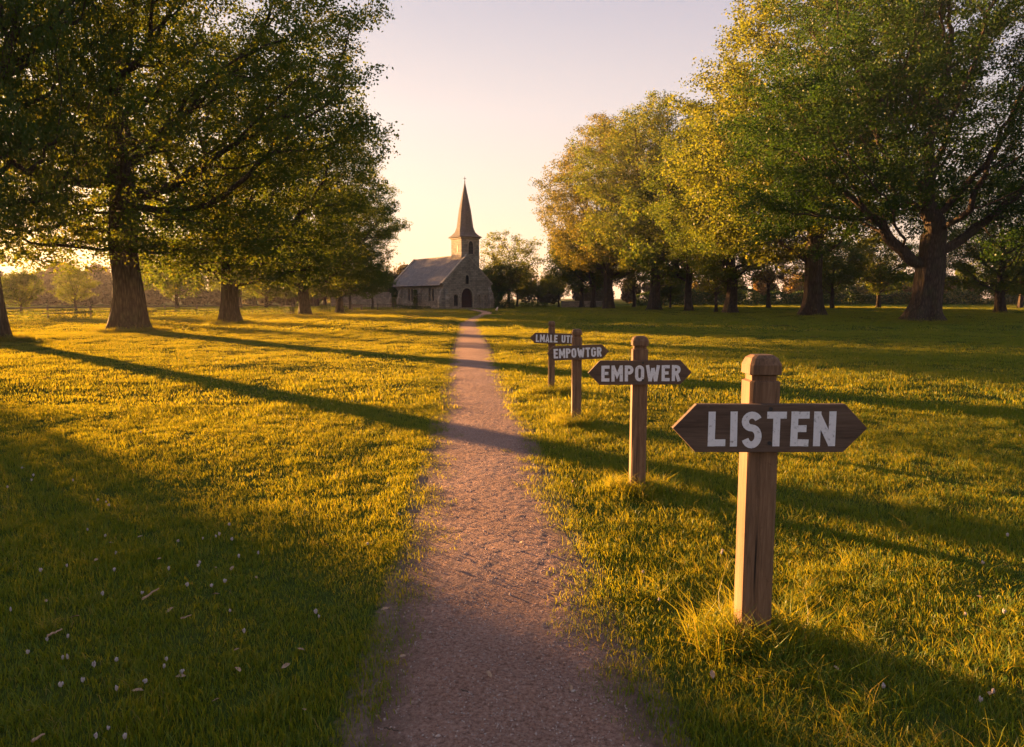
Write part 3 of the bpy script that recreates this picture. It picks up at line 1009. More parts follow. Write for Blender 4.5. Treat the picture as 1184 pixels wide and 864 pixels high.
# gate pier between dark posts
e = empty('gate_pier', gat(332.5, 362.8), R(5))
MB().box(-.38, .38, -.2, .2, -.1, .88).build('pier_block', M['trim'], e, bevel=.02)
for sx in (-.58, .60):
    po = MB().box(sx-.08, sx+.08, -.08, .08, -.1, 1.0).build('post', M['fence'], e)
tag(e, 'squat grey stone block between two dark posts by the third left trunk', 'gate pier')

def garden_wall(name, a, b, h, th, label):
    L = (b-a).length
    e = empty(name, (a.x, a.y, g1(a.x, a.y)), math.atan2(b.y-a.y, b.x-a.x))
    MB().box(0, L, 0, th, -.2, h).build('wall', M['stone'], e)
    MB().box(-.05, L+.05, -.06, th+.06, h+.003, h+.13).build('coping', M['trim'], e)
    return tag(e, label, 'stone wall')
garden_wall('stone_wall', Vector((-32.0, 126, 0)), Vector((-20.5, 124, 0)), 2.5, .5, 'pinkish high stone wall behind the railing to the left of the church')
garden_wall('stone_wall', Vector((8.5, 121, 0)), Vector((15.5, 123, 0)), 1.0, .45, 'pale low stone wall behind the thin trunks right of the clipped hedge')

# bench near the railing
e = empty('park_bench', gat(413, 359.6), R(10))
MB().box(-.7, .7, -.2, .2, .42, .46).build('seat', M['fence'], e)
MB().box(-.7, .7, .2, .24, .55, .85).build('backrest', M['fence'], e)
for sx in (-.6, .6):
    MB().box(sx-.04, sx+.04, -.18, -.10, 0, .417).build('leg', M['fence'], e)
    MB().box(sx-.04, sx+.04, .14, .197, 0, .85).build('leg', M['fence'], e)
tag(e, 'small wooden bench on the grass left of the church', 'bench')

# ------------------------------------------------------------------ church
def church():
    c = gat(541, 357.2)
    k = c.y/820.0/math.cos(R(3.6))
    TH = R(33.6)
    W = 8.3; L = 18.5; EH = 3.75; AH = 7.9
    e = empty('stone_church', (c.x, c.y, 0), TH)
    h = W/2
    # nave walls: side walls butt against the two gables
    def gable(y0, y1, door):
        out = [(-h, -.3), (h, -.3), (h, EH), (0, AH), (-h, EH)]
        return out
    def arch(cx, z0, zs, w, rise, n=7):
        """pointed arch outline, counter-clockwise from bottom left"""
        pts = [(cx-w/2, z0), (cx+w/2, z0)]
        for i in range(n+1):
            t = i/n; pts.append((cx+w/2*math.cos(t*math.pi/2)**.85 if t < 1 else cx, zs+rise*math.sin(t*math.pi/2)**1.15))
        for i in range(n-1, -1, -1):
            t = i/n; pts.append((cx-w/2*math.cos(t*math.pi/2)**.85, zs+rise*math.sin(t*math.pi/2)**1.15))
        return pts
    G_ = [(-h, -.3), (h, -.3), (h, EH), (0, AH), (-h, EH)]
    wfront = MB().prism(G_, 0, .7).build('wall', M['stone'], e)
    MB().prism(G_, L-.7, L).build('wall', M['stone'], e)
    wside = MB().box(-h, -h+.6, .7, L-.7, -.3, EH-.002).build('wall', M['stone'], e)
    MB().box(h-.6, h, .7, L-.7, -.3, EH-.002).build('wall', M['stone'], e)
    # openings are cut as real recesses with a boolean, then filled with door or glass set back
    cut = MB(); cut2 = MB()
    DOOR = arch(-.15, -.02, 1.75, 1.95, 1.35)
    GW = arch(-.1, 3.75, 4.6, .62, .5, 5)
    NI = [arch(-2.05, -.02, 1.75, .72, .45, 5), arch(1.95, .05, 1.75, .62, .40, 5), arch(3.1, .45, 1.75, .45, .30, 5)]
    for o_ in [DOOR, GW]+NI: cut.prism(o_, -.4, .38)
    LX = []
    for cy_ in (4.0, 11.3):
        for dy in (-.52, .52): LX.append(cy_+dy)
    Mside = Matrix.Rotation(R(-90), 4, 'Z')
    def side(pts, y0, y1):
        # outline in (y along wall, z), extruded through the left wall (x=-h)
        n = len(pts)
        vs = [(-h+y0, -x, z) for x, z in pts] + [(-h+y1, -x, z) for x, z in pts]
        fs = [list(range(n)), list(range(2*n-1, n-1, -1))]
        for i in range(n):
            j = (i+1) % n; fs.append([i, n+i, n+j, j])
        return vs, fs
    for ly in LX: cut2.add(*side(arch(-ly, 1.2, 2.75, .72, .55, 5), -.4, .30))
    for wl, cb in ((wfront, cut), (wside, cut2)):
        co = cb.build('cutter', M['stone'], e)
        bpy.context.view_layer.update()
        for ob_ in (co, wl):
            bm = bmesh.new(); bm.from_mesh(ob_.data); bmesh.ops.recalc_face_normals(bm, faces=bm.faces); bm.to_mesh(ob_.data); bm.free()
        md = wl.modifiers.new('b', 'BOOLEAN'); md.operation = 'DIFFERENCE'; md.solver = 'EXACT'; md.object = co
        dg = bpy.context.evaluated_depsgraph_get(); dg.update()
        nm = bpy.data.meshes.new_from_object(wl.evaluated_get(dg))
        wl.modifiers.clear(); wl.data = nm
        print('wall faces', len(nm.polygons))
        bpy.data.objects.remove(co, do_unlink=True)
    # surrounds
    def surround(pts, name, yy, parent, wide=.16, mat=M['trim'], s=None):
        pts2 = pts[2:-0 or None]
        path = [pts[1]]+pts[2:]+[pts[0]]
        cx = sum(p[0] for p in pts)/len(pts); cz = pts[1][1]+.5*(max(p[1] for p in pts)-pts[1][1])
        outer = []
        for x, z in path:
            dx, dz = x-cx, z-cz
            sx = 1+wide/(abs(pts[1][0]-cx)); zt = max(p[1] for p in pts)
            outer.append((cx+dx*sx, z+(wide if z > zt*.9 else wide*max(0, (z-cz)/(zt-cz)))))
        mm = MB()
        n = len(path)
        vs = []
        for ring, y in ((path, yy[0]), (outer, yy[0]), (outer, yy[1]), (path, yy[1])):
            for x, z in ring:
                vs.append((x, y, z) if s is None else (-h+y, -x, z))
        fs = []
        for i in range(n-1):
            for r in range(4):
                q = (r+1) % 4
                fs.append([r*n+i, r*n+i+1, q*n+i+1, q*n+i])
        mm.add(vs, fs)
        return mm.build(name, mat, parent)
    dr = MB().prism(DOOR, .25, .34).build('door', M['door'], e)
    surround(DOOR, 'door_surround', (-.05, .2), e, .2)
    MB().tube((.35, .245, 1.05), (.35, .19, 1.05), .05, .05, 8).build('door_handle', M['iron'], dr)
    for z in (.45, 1.3, 1.95): MB().box(-.95, .35, .235, .247, z, z+.07).build('hinge_strap', M['iron'], dr)
    w_ = MB().prism(GW, .22, .30).build('window', M['dark_glass'], e); w_['label'] = 'small arched window in the gable above the door'
    surround(GW, 'window_surround', (-.03, .15), w_, .12)
    for i, a_ in enumerate(NI):
        nn = MB().prism(a_, .30, .36).build('niche', M['dark_glass'] if i == 0 else M['stone'], e)
        surround(a_, 'niche_surround', (-.03, .1), nn, .10)
    for ly in LX:
        pts = arch(-ly, 1.2, 2.75, .72, .55, 5)
        m = MB(); m.add(*side(pts, .18, .26)); g = m.build('window', M['dark_glass'], e)
        surround(pts, 'window_surround', (-.03, .12), g, .13, s=1)
    # roof: two slabs with overhanging eaves, between the gable copings
    sl_ = math.atan2(AH-EH, h)
    for sx in (-1, 1):
        m = MB(); t = .14; ov = .35
        x1, z1 = sx*(h+ov), EH-ov*math.tan(sl_)
        nx_, nz_ = math.sin(sl_)*sx, math.cos(sl_)
        p = [(0, AH+.02), (x1, z1+.02), (x1+nx_*t, z1+.02+nz_*t), (0, AH+.02+t/nz_)]
        if sx > 0: p = p[::-1]
        m.prism(p[::-1], .52, L-.52)
        m.build('roof', M['slate'], e)
    m = MB()
    m.box(-.12, .12, .55, L-.55, AH+.16, AH+.30); m.build('roof_ridge', M['trim'], e)
    for y0 in (-.08, L-.50):
        for sx in (-1, 1):
            m = MB(); t = .28
            x1, z1 = sx*(h+.12), EH-.12*math.tan(sl_)
            nx_, nz_ = math.sin(sl_)*sx, math.cos(sl_)
            p = [(0, AH+.01), (x1, z1+.01), (x1+nx_*t, z1+nz_*t), (0, AH+t/nz_)]
            if sx > 0: p = p[::-1]
            m.prism(p[::-1], y0, y0+.58)
            m.build('gable_coping', M['trim'], e)
    # buttresses
    def butt(x, y, dx, dy, z1, w=.55):
        m = MB()
        Mt = Matrix.Translation((x, y, 0)) @ Matrix.Rotation(math.atan2(dy, dx), 4, 'Z')
        m.prism([(0, -.3), (.75, -.3), (.75, z1*.45), (.5, z1*.62), (.5, z1*.75), (.0, z1)], -w/2, w/2, Mt)
        return m.build('buttress', M['stone'], e)
    for y in (.35, 7.6, 14.8, L-.4): butt(-h, y, -1, 0, 3.1)
    for y in (.35, 7.6, 14.8, L-.4): butt(h, y, 1, 0, 3.1)
    butt(-h+.35, 0, 0, -1, 3.0); butt(h-.35, 0, 0, -1, 3.3)
    m = MB(); m.box(-h-.08, -1.3, -.08, -.003, -.3, .45); m.box(1.05, h+.08, -.08, -.003, -.3, .45); m.box(-h-.08, -h-.003, .003, L, -.3, .45)
    m.build('plinth', M['stone'], e)
    m = MB(); m.box(-1.5, 1.2, -1.1, -.09, -.1, .10); m.box(-1.3, 1.0, -.7, -.10, .104, .20)
    m.build('door_step', M['trim'], e)
    # tower
    tx, ty, tw = .95, 2.35, 3.15
    a = tw/2; TT = 10.6
    m = MB(); m.box(tx-a, tx+a, ty-a, ty+a, 5.0, TT)
    m.box(tx-a-.06, tx+a+.06, ty-a-.06, ty+a+.06, 7.75, 7.95)
    tow = m.build('tower', M['stone'], e)
    m = MB(); m.box(tx-a-.16, tx+a+.16, ty-a-.16, ty+a+.16, TT+.003, TT+.22); m.build('tower_cornice', M['trim'], tow)
    la = arch(tx+.05, 8.35, 9.5, .85, .75, 6)
    g = MB().prism(la, ty-a-.02, ty-a-.012).build('belfry_opening', M['dark_glass'], tow)
    surround(la, 'belfry_surround', (ty-a-.09, ty-a-.003), g, .12)
    lv = MB()
    for i in range(6): lv.box(tx-.34, tx+.44, ty-a-.07, ty-a-.023, 8.5+i*.22, 8.56+i*.22)
    lv.build('louvre', M['fence'], g)
    m = MB(); m.box(tx-a-.02, tx-a-.012, ty-.55, ty-.25, 8.6, 9.6); m.build('slit_window', M['dark_glass'], tow)
    # spire: bell-cast square foot turning into an octagonal needle
    prof = [(TT+.22, a+.42, 0.0), (TT+.32, a+.40, 0.0), (TT+.62, a+.06, .2), (TT+1.05, a-.20, .6), (TT+1.8, a-.40, .9), (TT+4.4, .86, 1), (TT+8.55, .05, 1)]
    vs, fs = [], []
    for z, r, o8 in prof:
        for i in range(8):
            an = math.pi/8+i*math.pi/4
            ox, oy = r*math.cos(an)/math.cos(math.pi/8), r*math.sin(an)/math.cos(math.pi/8)
            # square version of the same point
            mx_ = max(abs(math.cos(an)), abs(math.sin(an)))
            sx_, sy_ = r*math.copysign(1, math.cos(an)), r*math.copysign(1, math.sin(an))
            if abs(math.cos(an)) > abs(math.sin(an)): qx, qy = sx_, sy_*.9
            else: qx, qy = sx_*.9, sy_
            vs.append((tx+qx*(1-o8)+ox*o8, ty+qy*(1-o8)+oy*o8, z))
    n = len(prof)
    for j in range(n-1):
        for i in range(8): fs.append([j*8+i, j*8+(i+1)%8, (j+1)*8+(i+1)%8, (j+1)*8+i])
    fs += [list(range(7, -1, -1)), [(n-1)*8+i for i in range(8)]]
    sp = pyobj('spire', vs, fs, M['spire'], e)
    zt = TT+8.5
    m = MB(); m.tube((tx, ty, zt), (tx, ty, zt+1.0), .035, .03, 6); m.box(tx-.24, tx+.24, ty-.03, ty+.03, zt+.62, zt+.70)
    m.tube((tx, ty, zt+.08), (tx, ty, zt+.24), .09, .09, 8)
    m.build('cross', M['iron'], sp)
    tag(e, 'small grey stone church with slate roof, square tower and needle spire', 'church')
    # ivy on the far left corner of the side wall
    rs = np.random.RandomState(77)
    n = 7000
    yy = L+.1-np.abs(rs.normal(size=n))*1.3; zz = rs.rand(n)*(4.3-.55*(L-yy)); k_ = zz > 0
    C = np.stack([-h-.1-rs.rand(n)*.35, yy, zz], 1)[k_]
    V, F, s_ = leaf_quads(rs, C, .14)
    link('ivy', npmesh('ivy', V, F, attr={'shade': s_}), M['leaf_dark'], e)
    n = 2500
    C = np.stack([-h-.8-rs.rand(n)*.3, 7.6+rs.normal(size=n)*.35, rs.rand(n)*2.9], 1)
    V, F, s_ = leaf_quads(rs, C, .12)
    link('ivy', npmesh('ivy', V, F, attr={'shade': s_}), M['leaf_dark'], e)
    return e
church()
# rough growth at the foot of the church
hedge('wall_foot_growth', [(-17.5, 106.8), (-12.0, 103.4)], .8, .55, M['leaf_dark'], 'rough dark growth along the foot of the church side wall', 'undergrowth', 35, 150, .14, .3, kind='stuff')

# ------------------------------------------------------------------ signposts
def arc(cx, cy_, rx, ry, a0, a1, n=10):
    return [(cx+rx*math.cos(R(a0+(a1-a0)*i/n)), cy_+ry*math.sin(R(a0+(a1-a0)*i/n))) for i in range(n+1)]
T_ = .20; q = T_/2
def glyph(ch):
    """strokes (centre lines) in units of letter height; returns width, strokes"""
    g = {
     'L': (.52, [[(q,0),(q,1)], [(T_,q),(.52,q)]]),
     'I': (.20, [[(q,0),(q,1)]]),
     'T': (.60, [[(0,1-q),(.6,1-q)], [(.3,0),(.3,1-T_)]]),
     'E': (.54, [[(q,0),(q,1)], [(T_,1-q),(.54,1-q)], [(T_,.51),(.46,.51)], [(T_,q),(.54,q)]]),
     'H': (.60, [[(q,0),(q,1)], [(.5,0),(.5,1)], [(T_,.5),(.4,.5)]]),
     'N': (.66, [[(q,0),(q,1)], [(.56,0),(.56,1)], [(q,.93),(.56,.07)]]),
     'M': (.76, [[(q,0),(q,1)], [(.66,0),(.66,1)], [(q,.95),(.38,.36),(.66,.95)]]),
     'A': (.64, [[(.08,0),(.32,.96),(.56,0)], [(.2,.26),(.44,.26)]]),
     'P': (.56, [[(q,0),(q,1)], [(T_,1-q)]+arc(.30,.715,.17,.185,90,-90)+[(T_,.53)]]),
     'R': (.60, [[(q,0),(q,1)], [(T_,1-q)]+arc(.31,.715,.17,.185,90,-90)+[(T_,.53)], [(.30,.50),(.50,0)]]),
     'O': (.60, [arc(.30,.70,.20,.20,0,180)+arc(.30,.30,.20,.20,180,360)+[(.50,.70),(.50,.72)]]),
     'U': (.60, [[(q,1)]+arc(.30,.30,.20,.20,180,360)+[(.50,1)]]),
     'W': (.92, [[(.09,1),(.27,0)], [(.27,0),(.46,.82)], [(.46,.82),(.65,0)], [(.65,0),(.83,1)]]),
     'G': (.60, [arc(.30,.70,.20,.20,10,180)+arc(.30,.30,.20,.20,180,360)+[(.50,.50),(.34,.50)]]),
     'S': (.60, [arc(.30,.715,.20,.185,20,270,14)[:-1]+arc(.30,.285,.20,.245,90,-160,14)]),
     ' ': (.38, []),
    }
    return g[ch]

def ribbon(mb, pts, wd_, X0, Z0, sc, yf, th, xs=1.0):
    P = [Vector((p[0]*xs, p[1])) for p in pts]
    n = len(P); Lf, Rt = [], []
    for i in range(n):
        if i == 0: d = (P[1]-P[0]).normalized(); nn = Vector((-d.y, d.x)); k = 1
        elif i == n-1: d = (P[-1]-P[-2]).normalized(); nn = Vector((-d.y, d.x)); k = 1
        else:
            d0 = (P[i]-P[i-1]).normalized(); d1 = (P[i+1]-P[i]).normalized()
            n0 = Vector((-d0.y, d0.x)); n1 = Vector((-d1.y, d1.x)); nn = (n0+n1)
            if nn.length < 1e-3: nn = n0
            nn.normalize(); k = 1/max(.45, nn.dot(n0))
        Lf.append(P[i]+nn*wd_/2*k); Rt.append(P[i]-nn*wd_/2*k)
    vs = []
    for y in (yf, yf+th):
        for p in Lf: vs.append((X0+p.x*sc, y, Z0+p.y*sc))
        for p in Rt: vs.append((X0+p.x*sc, y, Z0+p.y*sc))
    fs = []
    for i in range(n-1):
        fs.append([i, n+i, n+i+1, i+1])
        fs.append([2*n+i, 2*n+i+1, 3*n+i+1, 3*n+i])
        fs.append([i, i+1, 2*n+i+1, 2*n+i]); fs.append([n+i, 3*n+i, 3*n+i+1, n+i+1])
    fs.append([0, 2*n, 3*n, n]); fs.append([n-1, 2*n-1, 4*n-1, 3*n-1])
    mb.add(vs, fs)

def hz(y0, py):
    v = (432-py)/820; p = R(PITCH)
    return CAMH + y0*(-math.sin(p)+v*math.cos(p))/(math.cos(p)+v*math.sin(p))

def signpost(bx, by, top_py, wpost, b_top, b_bot, tipL, tipR, text, txL, txR, tzt, tzb, label, rz=0.0, roll=0.0, capround=.012, seed=0, lean=0.0):
    p = at(bx, by); z0 = g1(p.x, p.y)
    e = empty('signpost', (p.x, p.y, z0), rz)
    dy = p.y-wpost/2
    H = hz(p.y, top_py)-z0
    a = wpost/2
    yb = p.y-a-.034          # board front
    Z1, Z0 = hz(yb, b_top)-z0, hz(yb, b_bot)-z0
    def X(px, py): # lateral position of a pixel on the board front
        v = (432-py)/820; pr = R(PITCH)
        return (px-592)/820*yb/(math.cos(pr)+v*math.sin(pr))-p.x
    pm = (b_top+b_bot)/2
    xl, xr = X(tipL, pm), X(tipR, pm)
    # post in one piece: shaft, groove, chamfered head
    rs = np.random.RandomState(seed)
    gr = .034; hd = wpost*.62
    prof = [(-.35, a), (H-hd-gr, a), (H-hd-gr+.006, a*.82), (H-hd-.006, a*.82), (H-hd, a*1.04), (H-.32*wpost, a*1.04), (H-.10*wpost, a*.86), (H, a*.60)]
    prof.insert(1, (H*.25, a)); prof.insert(2, (H*.5, a))
    vs, fs = [], []; c_ = .010+capround*.2
    for z, r in prof:
        cc = min(c_, r*.3)
        for sx, sy in ((-1,-1),(1,-1),(1,1),(-1,1)):
            if sx*sy > 0: ps = [(sx*r, sy*(r-cc)), (sx*(r-cc), sy*r)]
            else: ps = [(sx*(r-cc), sy*r), (sx*r, sy*(r-cc))]
            for x, y in ps: vs.append((x+rs.normal()*.0006, y+rs.normal()*.0006, z))
    n = len(prof)
    for j in range(n-1):
        for i in range(8): fs.append([j*8+i, j*8+(i+1)%8, (j+1)*8+(i+1)%8, (j+1)*8+i])
    fs += [list(range(7,-1,-1)), [(n-1)*8+i for i in range(8)]]
    pyobj('post', vs, fs, M['post'], e)
    # board
    zc = (Z0+Z1)/2; hh = (Z1-Z0)/2; tip = hh*.95
    m = MB()
    outl = [(xl, 0), (xl+tip, -hh), ((xl+xr)/2, -hh*1.01), (xr-tip, -hh), (xr, .0), (xr-tip, hh), ((xl+xr)/2, hh*.99), (xl+tip, hh)]
    m.prism(outl, -a-.034, -a-.001)
    bd = m.build('board', M['board'], e, bevel=.003)
    bd.location = (0, 0, zc); bd.rotation_euler = (0, R(roll), 0)
    # lettering
    hl = hh*2*(b_bot-b_top and (tzb-tzt)/(b_bot-b_top)); zl = zc-hh+(b_bot-tzb)/(b_bot-b_top)*2*hh-zc
    x0, x1 = X(txL, pm), X(txR, pm)
    gap = .145
    wt = sum(glyph(c)[0] for c in text)+gap*(len(text)-1)
    xs = (x1-x0)/(wt*hl)
    lm = MB(); cur = 0; k = 0
    for ch in text:
        w_, strokes = glyph(ch)
        for st in strokes:
            jit = [(cur+sx_+rs.normal()*.004, sz_+rs.normal()*.004) for sx_, sz_ in st] if len(st) < 4 else [(cur+sx_, sz_) for sx_, sz_ in st]
            ribbon(lm, jit, T_*(.93+.07*xs), x0, zl, hl, -a-.0358-.00012*(k % 4), .0016, xs)
            k += 1
        cur += w_+gap
    lm.build('lettering', M['paint'], bd)
    for zz in (.80, -.62):
        nl = MB().tube((.012, -a-.0372, hh*zz), (.012, -a-.030, hh*zz), .009, .009, 12).build('nail', M['iron'], bd)
    return tag(e, label, 'signpost', 'wooden arrow signposts beside the path')

signpost(868.5, 741, 410, .136, 467.5, 523, 778, 1003, 'LISTEN', 819, 966, 476, 516, 'nearest wooden signpost, its double pointed board reading LISTEN', seed=1)
signpost(736.5, 568, 388.5, .122, 417, 445, 680, 800, 'EMPOWER', 695.5, 787, 422.5, 441, 'second wooden signpost from the front, board reading EMPOWER in clean letters', seed=2, roll=-.4)
signpost(666, 489, 380.5, .118, 399.5, 416, 632, 704, 'EMPOWTGR', 640, 695.5, 402.5, 413.5, 'third signpost, dark, its tilted board crowded with smudged EMPOWTGR letters', seed=3, roll=-2.2, rz=R(2))
signpost(637.5, 454, 371.5, .112, 385.3, 397.5, 613, 667, 'LMALE UTII', 620, 664, 387.3, 396, 'farthest signpost, dark, board reading LMALE UTII partly behind the third post', seed=4, roll=1.5, rz=R(-2))

# ------------------------------------------------------------------ small things on the ground
def flower_mesh():
    bm = bmesh.new()
    rs = random.Random(2)
    for i in range(16):
        d = Vector((rs.gauss(0,1), rs.gauss(0,1), rs.gauss(0,1))).normalized()
        bmesh.ops.create_icosphere(bm, subdivisions=1, radius=.0045, matrix=Matrix.Translation(d*.0065+Vector((0,0,.045))) @ Matrix.Diagonal((1,1,1.4,1)))
    me = bpy.data.meshes.new('blossom'); bm.to_mesh(me); bm.free(); return me
fm = flower_mesh(); fm.materials.append(M['clover'])
sb = MB().tube((0,0,-.01), (.002,0,.042), .0011, .0009, 5)
sm = bpy.data.meshes.new('stem'); sm.from_pydata([tuple(v) for v in sb.v], [], sb.f); sm.materials.append(M['stem'])
def dry_leaf_mesh():
    V = [(-.5,0,0),(-.2,.2,.06),(.15,.22,.10),(.5,0,.02),(.15,-.22,.12),(-.2,-.2,.05),(-.15,0,-.02),(.2,0,-.01)]
    V = [(x*.06,y*.06,z*.06+.03) for x,y,z in V]
    F = [(0,6,1),(1,6,7,2),(2,7,3),(0,5,6),(5,4,7,6),(4,3,7)]
    me = bpy.data.meshes.new('dry_leaf'); me.from_pydata(V, [], F); me.materials.append(M['dry']); me.shade_smooth(); return me
dm = dry_leaf_mesh()
rr = random.Random(8)
cl = [(183,362),(313,372),(281,443),(390,430),(543,355),(513,414),(580,413),(617,404),(708,323),(629,247),(592,280),(602,276),(488,292),(240,258),(186,562),(320,622),(228,687),(168,702),(321,711),(77,608),(450,642),(456,620),(298,815),(343,848),(258,647),(875,495),(669,541),(631,476),(112,380),(30,490),(398,683),(1008,296),(288,275),(318,326),(268,178),(298,192),(290,182),(556,283),(636,287),(172,622),(186,624),(60,96),(200,130),(548,350),(866,490),(500,655)]
cl = [(x/2.373, 500+y/2.373) for x, y in cl]
cl += [(780+x/2.93, 600+y/2.93) for x, y in ((164,86),(1045,142),(1117,316),(987,313),(1036,628),(1078,593),(1128,55),(708,580),(160,95))]
for i in range(12):
    cl.append((rr.uniform(0, 430), rr.uniform(455, 860)) if i % 3 else (rr.uniform(640, 1180), rr.uniform(450, 700)))
first = None
for i, (px, py) in enumerate(cl):
    p = at(px, py, .045); z = g1(p.x, p.y)
    if path_dist(p.x, p.y)[0] < .55: continue
    if (p - Vector((1.07, 3.2, 0))).length < .2: continue
    s = rr.uniform(.55, .95)
    e = empty('clover_flower', (p.x, p.y, z), rr.uniform(0, 6.28)); e.scale = (s, s, rr.uniform(.8, 1.25))
    o = bpy.data.objects.new('blossom', fm); COL.objects.link(o); o.parent = e
    o = bpy.data.objects.new('stem', sm); COL.objects.link(o); o.parent = e
    tag(e, 'tiny whitish clover blossom on a thin stem in the lawn', 'flower', 'clover blossoms scattered in the lawn')
dl = [(646,655),(500,672),(652,590),(262,345),(205,512),(385,280),(303,292),(64,98),(436,340),(590,440),(703,385),(470,480)]
dl = [(x/2.373, 500+y/2.373) for x, y in dl] + [(780+x/2.93, 600+y/2.93) for x, y in ((130,528),(290,535),(1030,262),(1078,600),(545,510))] + [(rr.uniform(20,400), rr.uniform(560,850)) for _ in range(10)]
dl += [(rr.uniform(430, 740), rr.uniform(520, 850)) for _ in range(12)] + [(rr.uniform(120, 420), rr.uniform(390, 440)) for _ in range(10)]
for px, py in dl:
    p = at(px, py, .03); s = rr.uniform(.45, .9)
    o = bpy.data.objects.new('dry_leaf', dm); COL.objects.link(o)
    o.location = (p.x, p.y, g1(p.x, p.y)+rr.uniform(.0, .015)); o.rotation_euler = (rr.uniform(-.4,.4), rr.uniform(-.4,.4), rr.uniform(0,6.28)); o.scale = (s, s, s)
    tag(o, 'curled pale brown dead leaf lying on the ground', 'leaf', 'dead leaves lying on the ground')
def twig(px0, py0, px1, py1, r, label, lift=.012, mat='dry'):
    a = at(px0, py0, lift); b = at(px1, py1, lift)
    za, zb = g1(a.x, a.y), g1(b.x, b.y)
    m = MB(); n = 6; prev = None; rs_ = random.Random(int(px0*7))
    d = b-a; nrm = Vector((-d.y, d.x, 0)).normalized()
    for i in range(n+1):
        t = i/n; q = d*t + nrm*rs_.uniform(-.05, .05)*d.length + Vector((0, 0, rs_.uniform(0, .006)+(zb-za)*t))
        if prev is not None: m.tube(prev, q, r*(1-.5*(i-1)/n), r*(1-.5*t), 6)
        prev = q
    o = m.build('twig', M[mat]); o.location = (a.x, a.y, za+lift)
    tag(o, label, 'twig')
k = 1/2.373
twig(392*k, 500+455*k, 434*k, 500+425*k, .007, 'pale snapped twig in the shaded grass beside clover blossoms', .05)
twig(130*k, 500+566*k, 172*k, 500+547*k, .006, 'pale twig low on the left edge of the shaded grass', .05)
twig(496*k, 500+506*k, 525*k, 500+497*k, .005, 'short pale twig in shaded grass, right of the other pale ones', .05)
twig(88*k, 500+862*k, 124*k, 500+840*k, .006, 'pale twig in the bottom left corner of the lawn', .05)
twig(400+512/3.857, 640+610/3.857, 400+595/3.857, 640+641/3.857, .0035, 'thin dark bent twig lying on the gravel path', .012, 'twig')
twig(400+172/3.857, 640+780/3.857, 400+235/3.857, 640+795/3.857, .003, 'thin dark twig at the left verge of the gravel path', .012, 'twig')

# small white and tan dog sitting by the church
def dog():
    p = gat(574, 359.6)
    e = empty('small_dog', (p.x, p.y, g1(p.x, p.y)), R(-60))
    vs = [(0,0,.13),(0,.06,.24),(0,.12,.36),(0,.14,.43),(0,.21,.42),(0,.27,.40), (.07,-.02,.08),(.08,.10,.03),(.08,.15,.02),(-.07,-.02,.08),(-.08,.10,.03),(-.08,.15,.02), (.05,.14,.20),(.05,.15,.02),(-.05,.14,.20),(-.05,.15,.02),(0,-.10,.06),(0,-.20,.08),(.05,.12,.50),(-.05,.12,.50)]
    es = [(0,1),(1,2),(2,3),(3,4),(4,5),(0,6),(6,7),(7,8),(0,9),(9,10),(10,11),(1,12),(12,13),(1,14),(14,15),(0,16),(16,17),(3,18),(3,19)]
    rd = [.12,.11,.075,.075,.045,.028,.06,.03,.025,.06,.03,.025,.035,.025,.035,.025,.03,.015,.012,.012]
    me = bpy.data.meshes.new('body'); me.from_pydata(vs, es, []); 
    o = bpy.data.objects.new('small_dog_body', me); COL.objects.link(o)
    o.modifiers.new('s', 'SKIN')
    for i, v in enumerate(me.skin_vertices[0].data): v.radius = (rd[i], rd[i]); v.use_root = (i == 0)
    ss = o.modifiers.new('u', 'SUBSURF'); ss.levels = 1; ss.render_levels = 1
    dg = bpy.context.evaluated_depsgraph_get(); dg.update()
    nm = bpy.data.meshes.new_from_object(o.evaluated_get(dg))
    bpy.data.objects.remove(o, do_unlink=True)
    m, t, out = newmat('dog_fur')
    cc = ramp(t, noise(t, coords(t), 6, 2), [(.48, (.75,.70,.64)), (.52, (.40,.24,.13))])
    pb = N(t, "ShaderNodeBsdfPrincipled", Roughness=.9); t.links.new(cc, pb.inputs['Base Color']); t.links.new(pb.outputs[0], out.inputs[0])
    nm.shade_smooth()
    link('body', nm, m, e)
    tag(e, 'tiny white and tan dog sitting on the grass by the round shrub', 'dog')
dog()

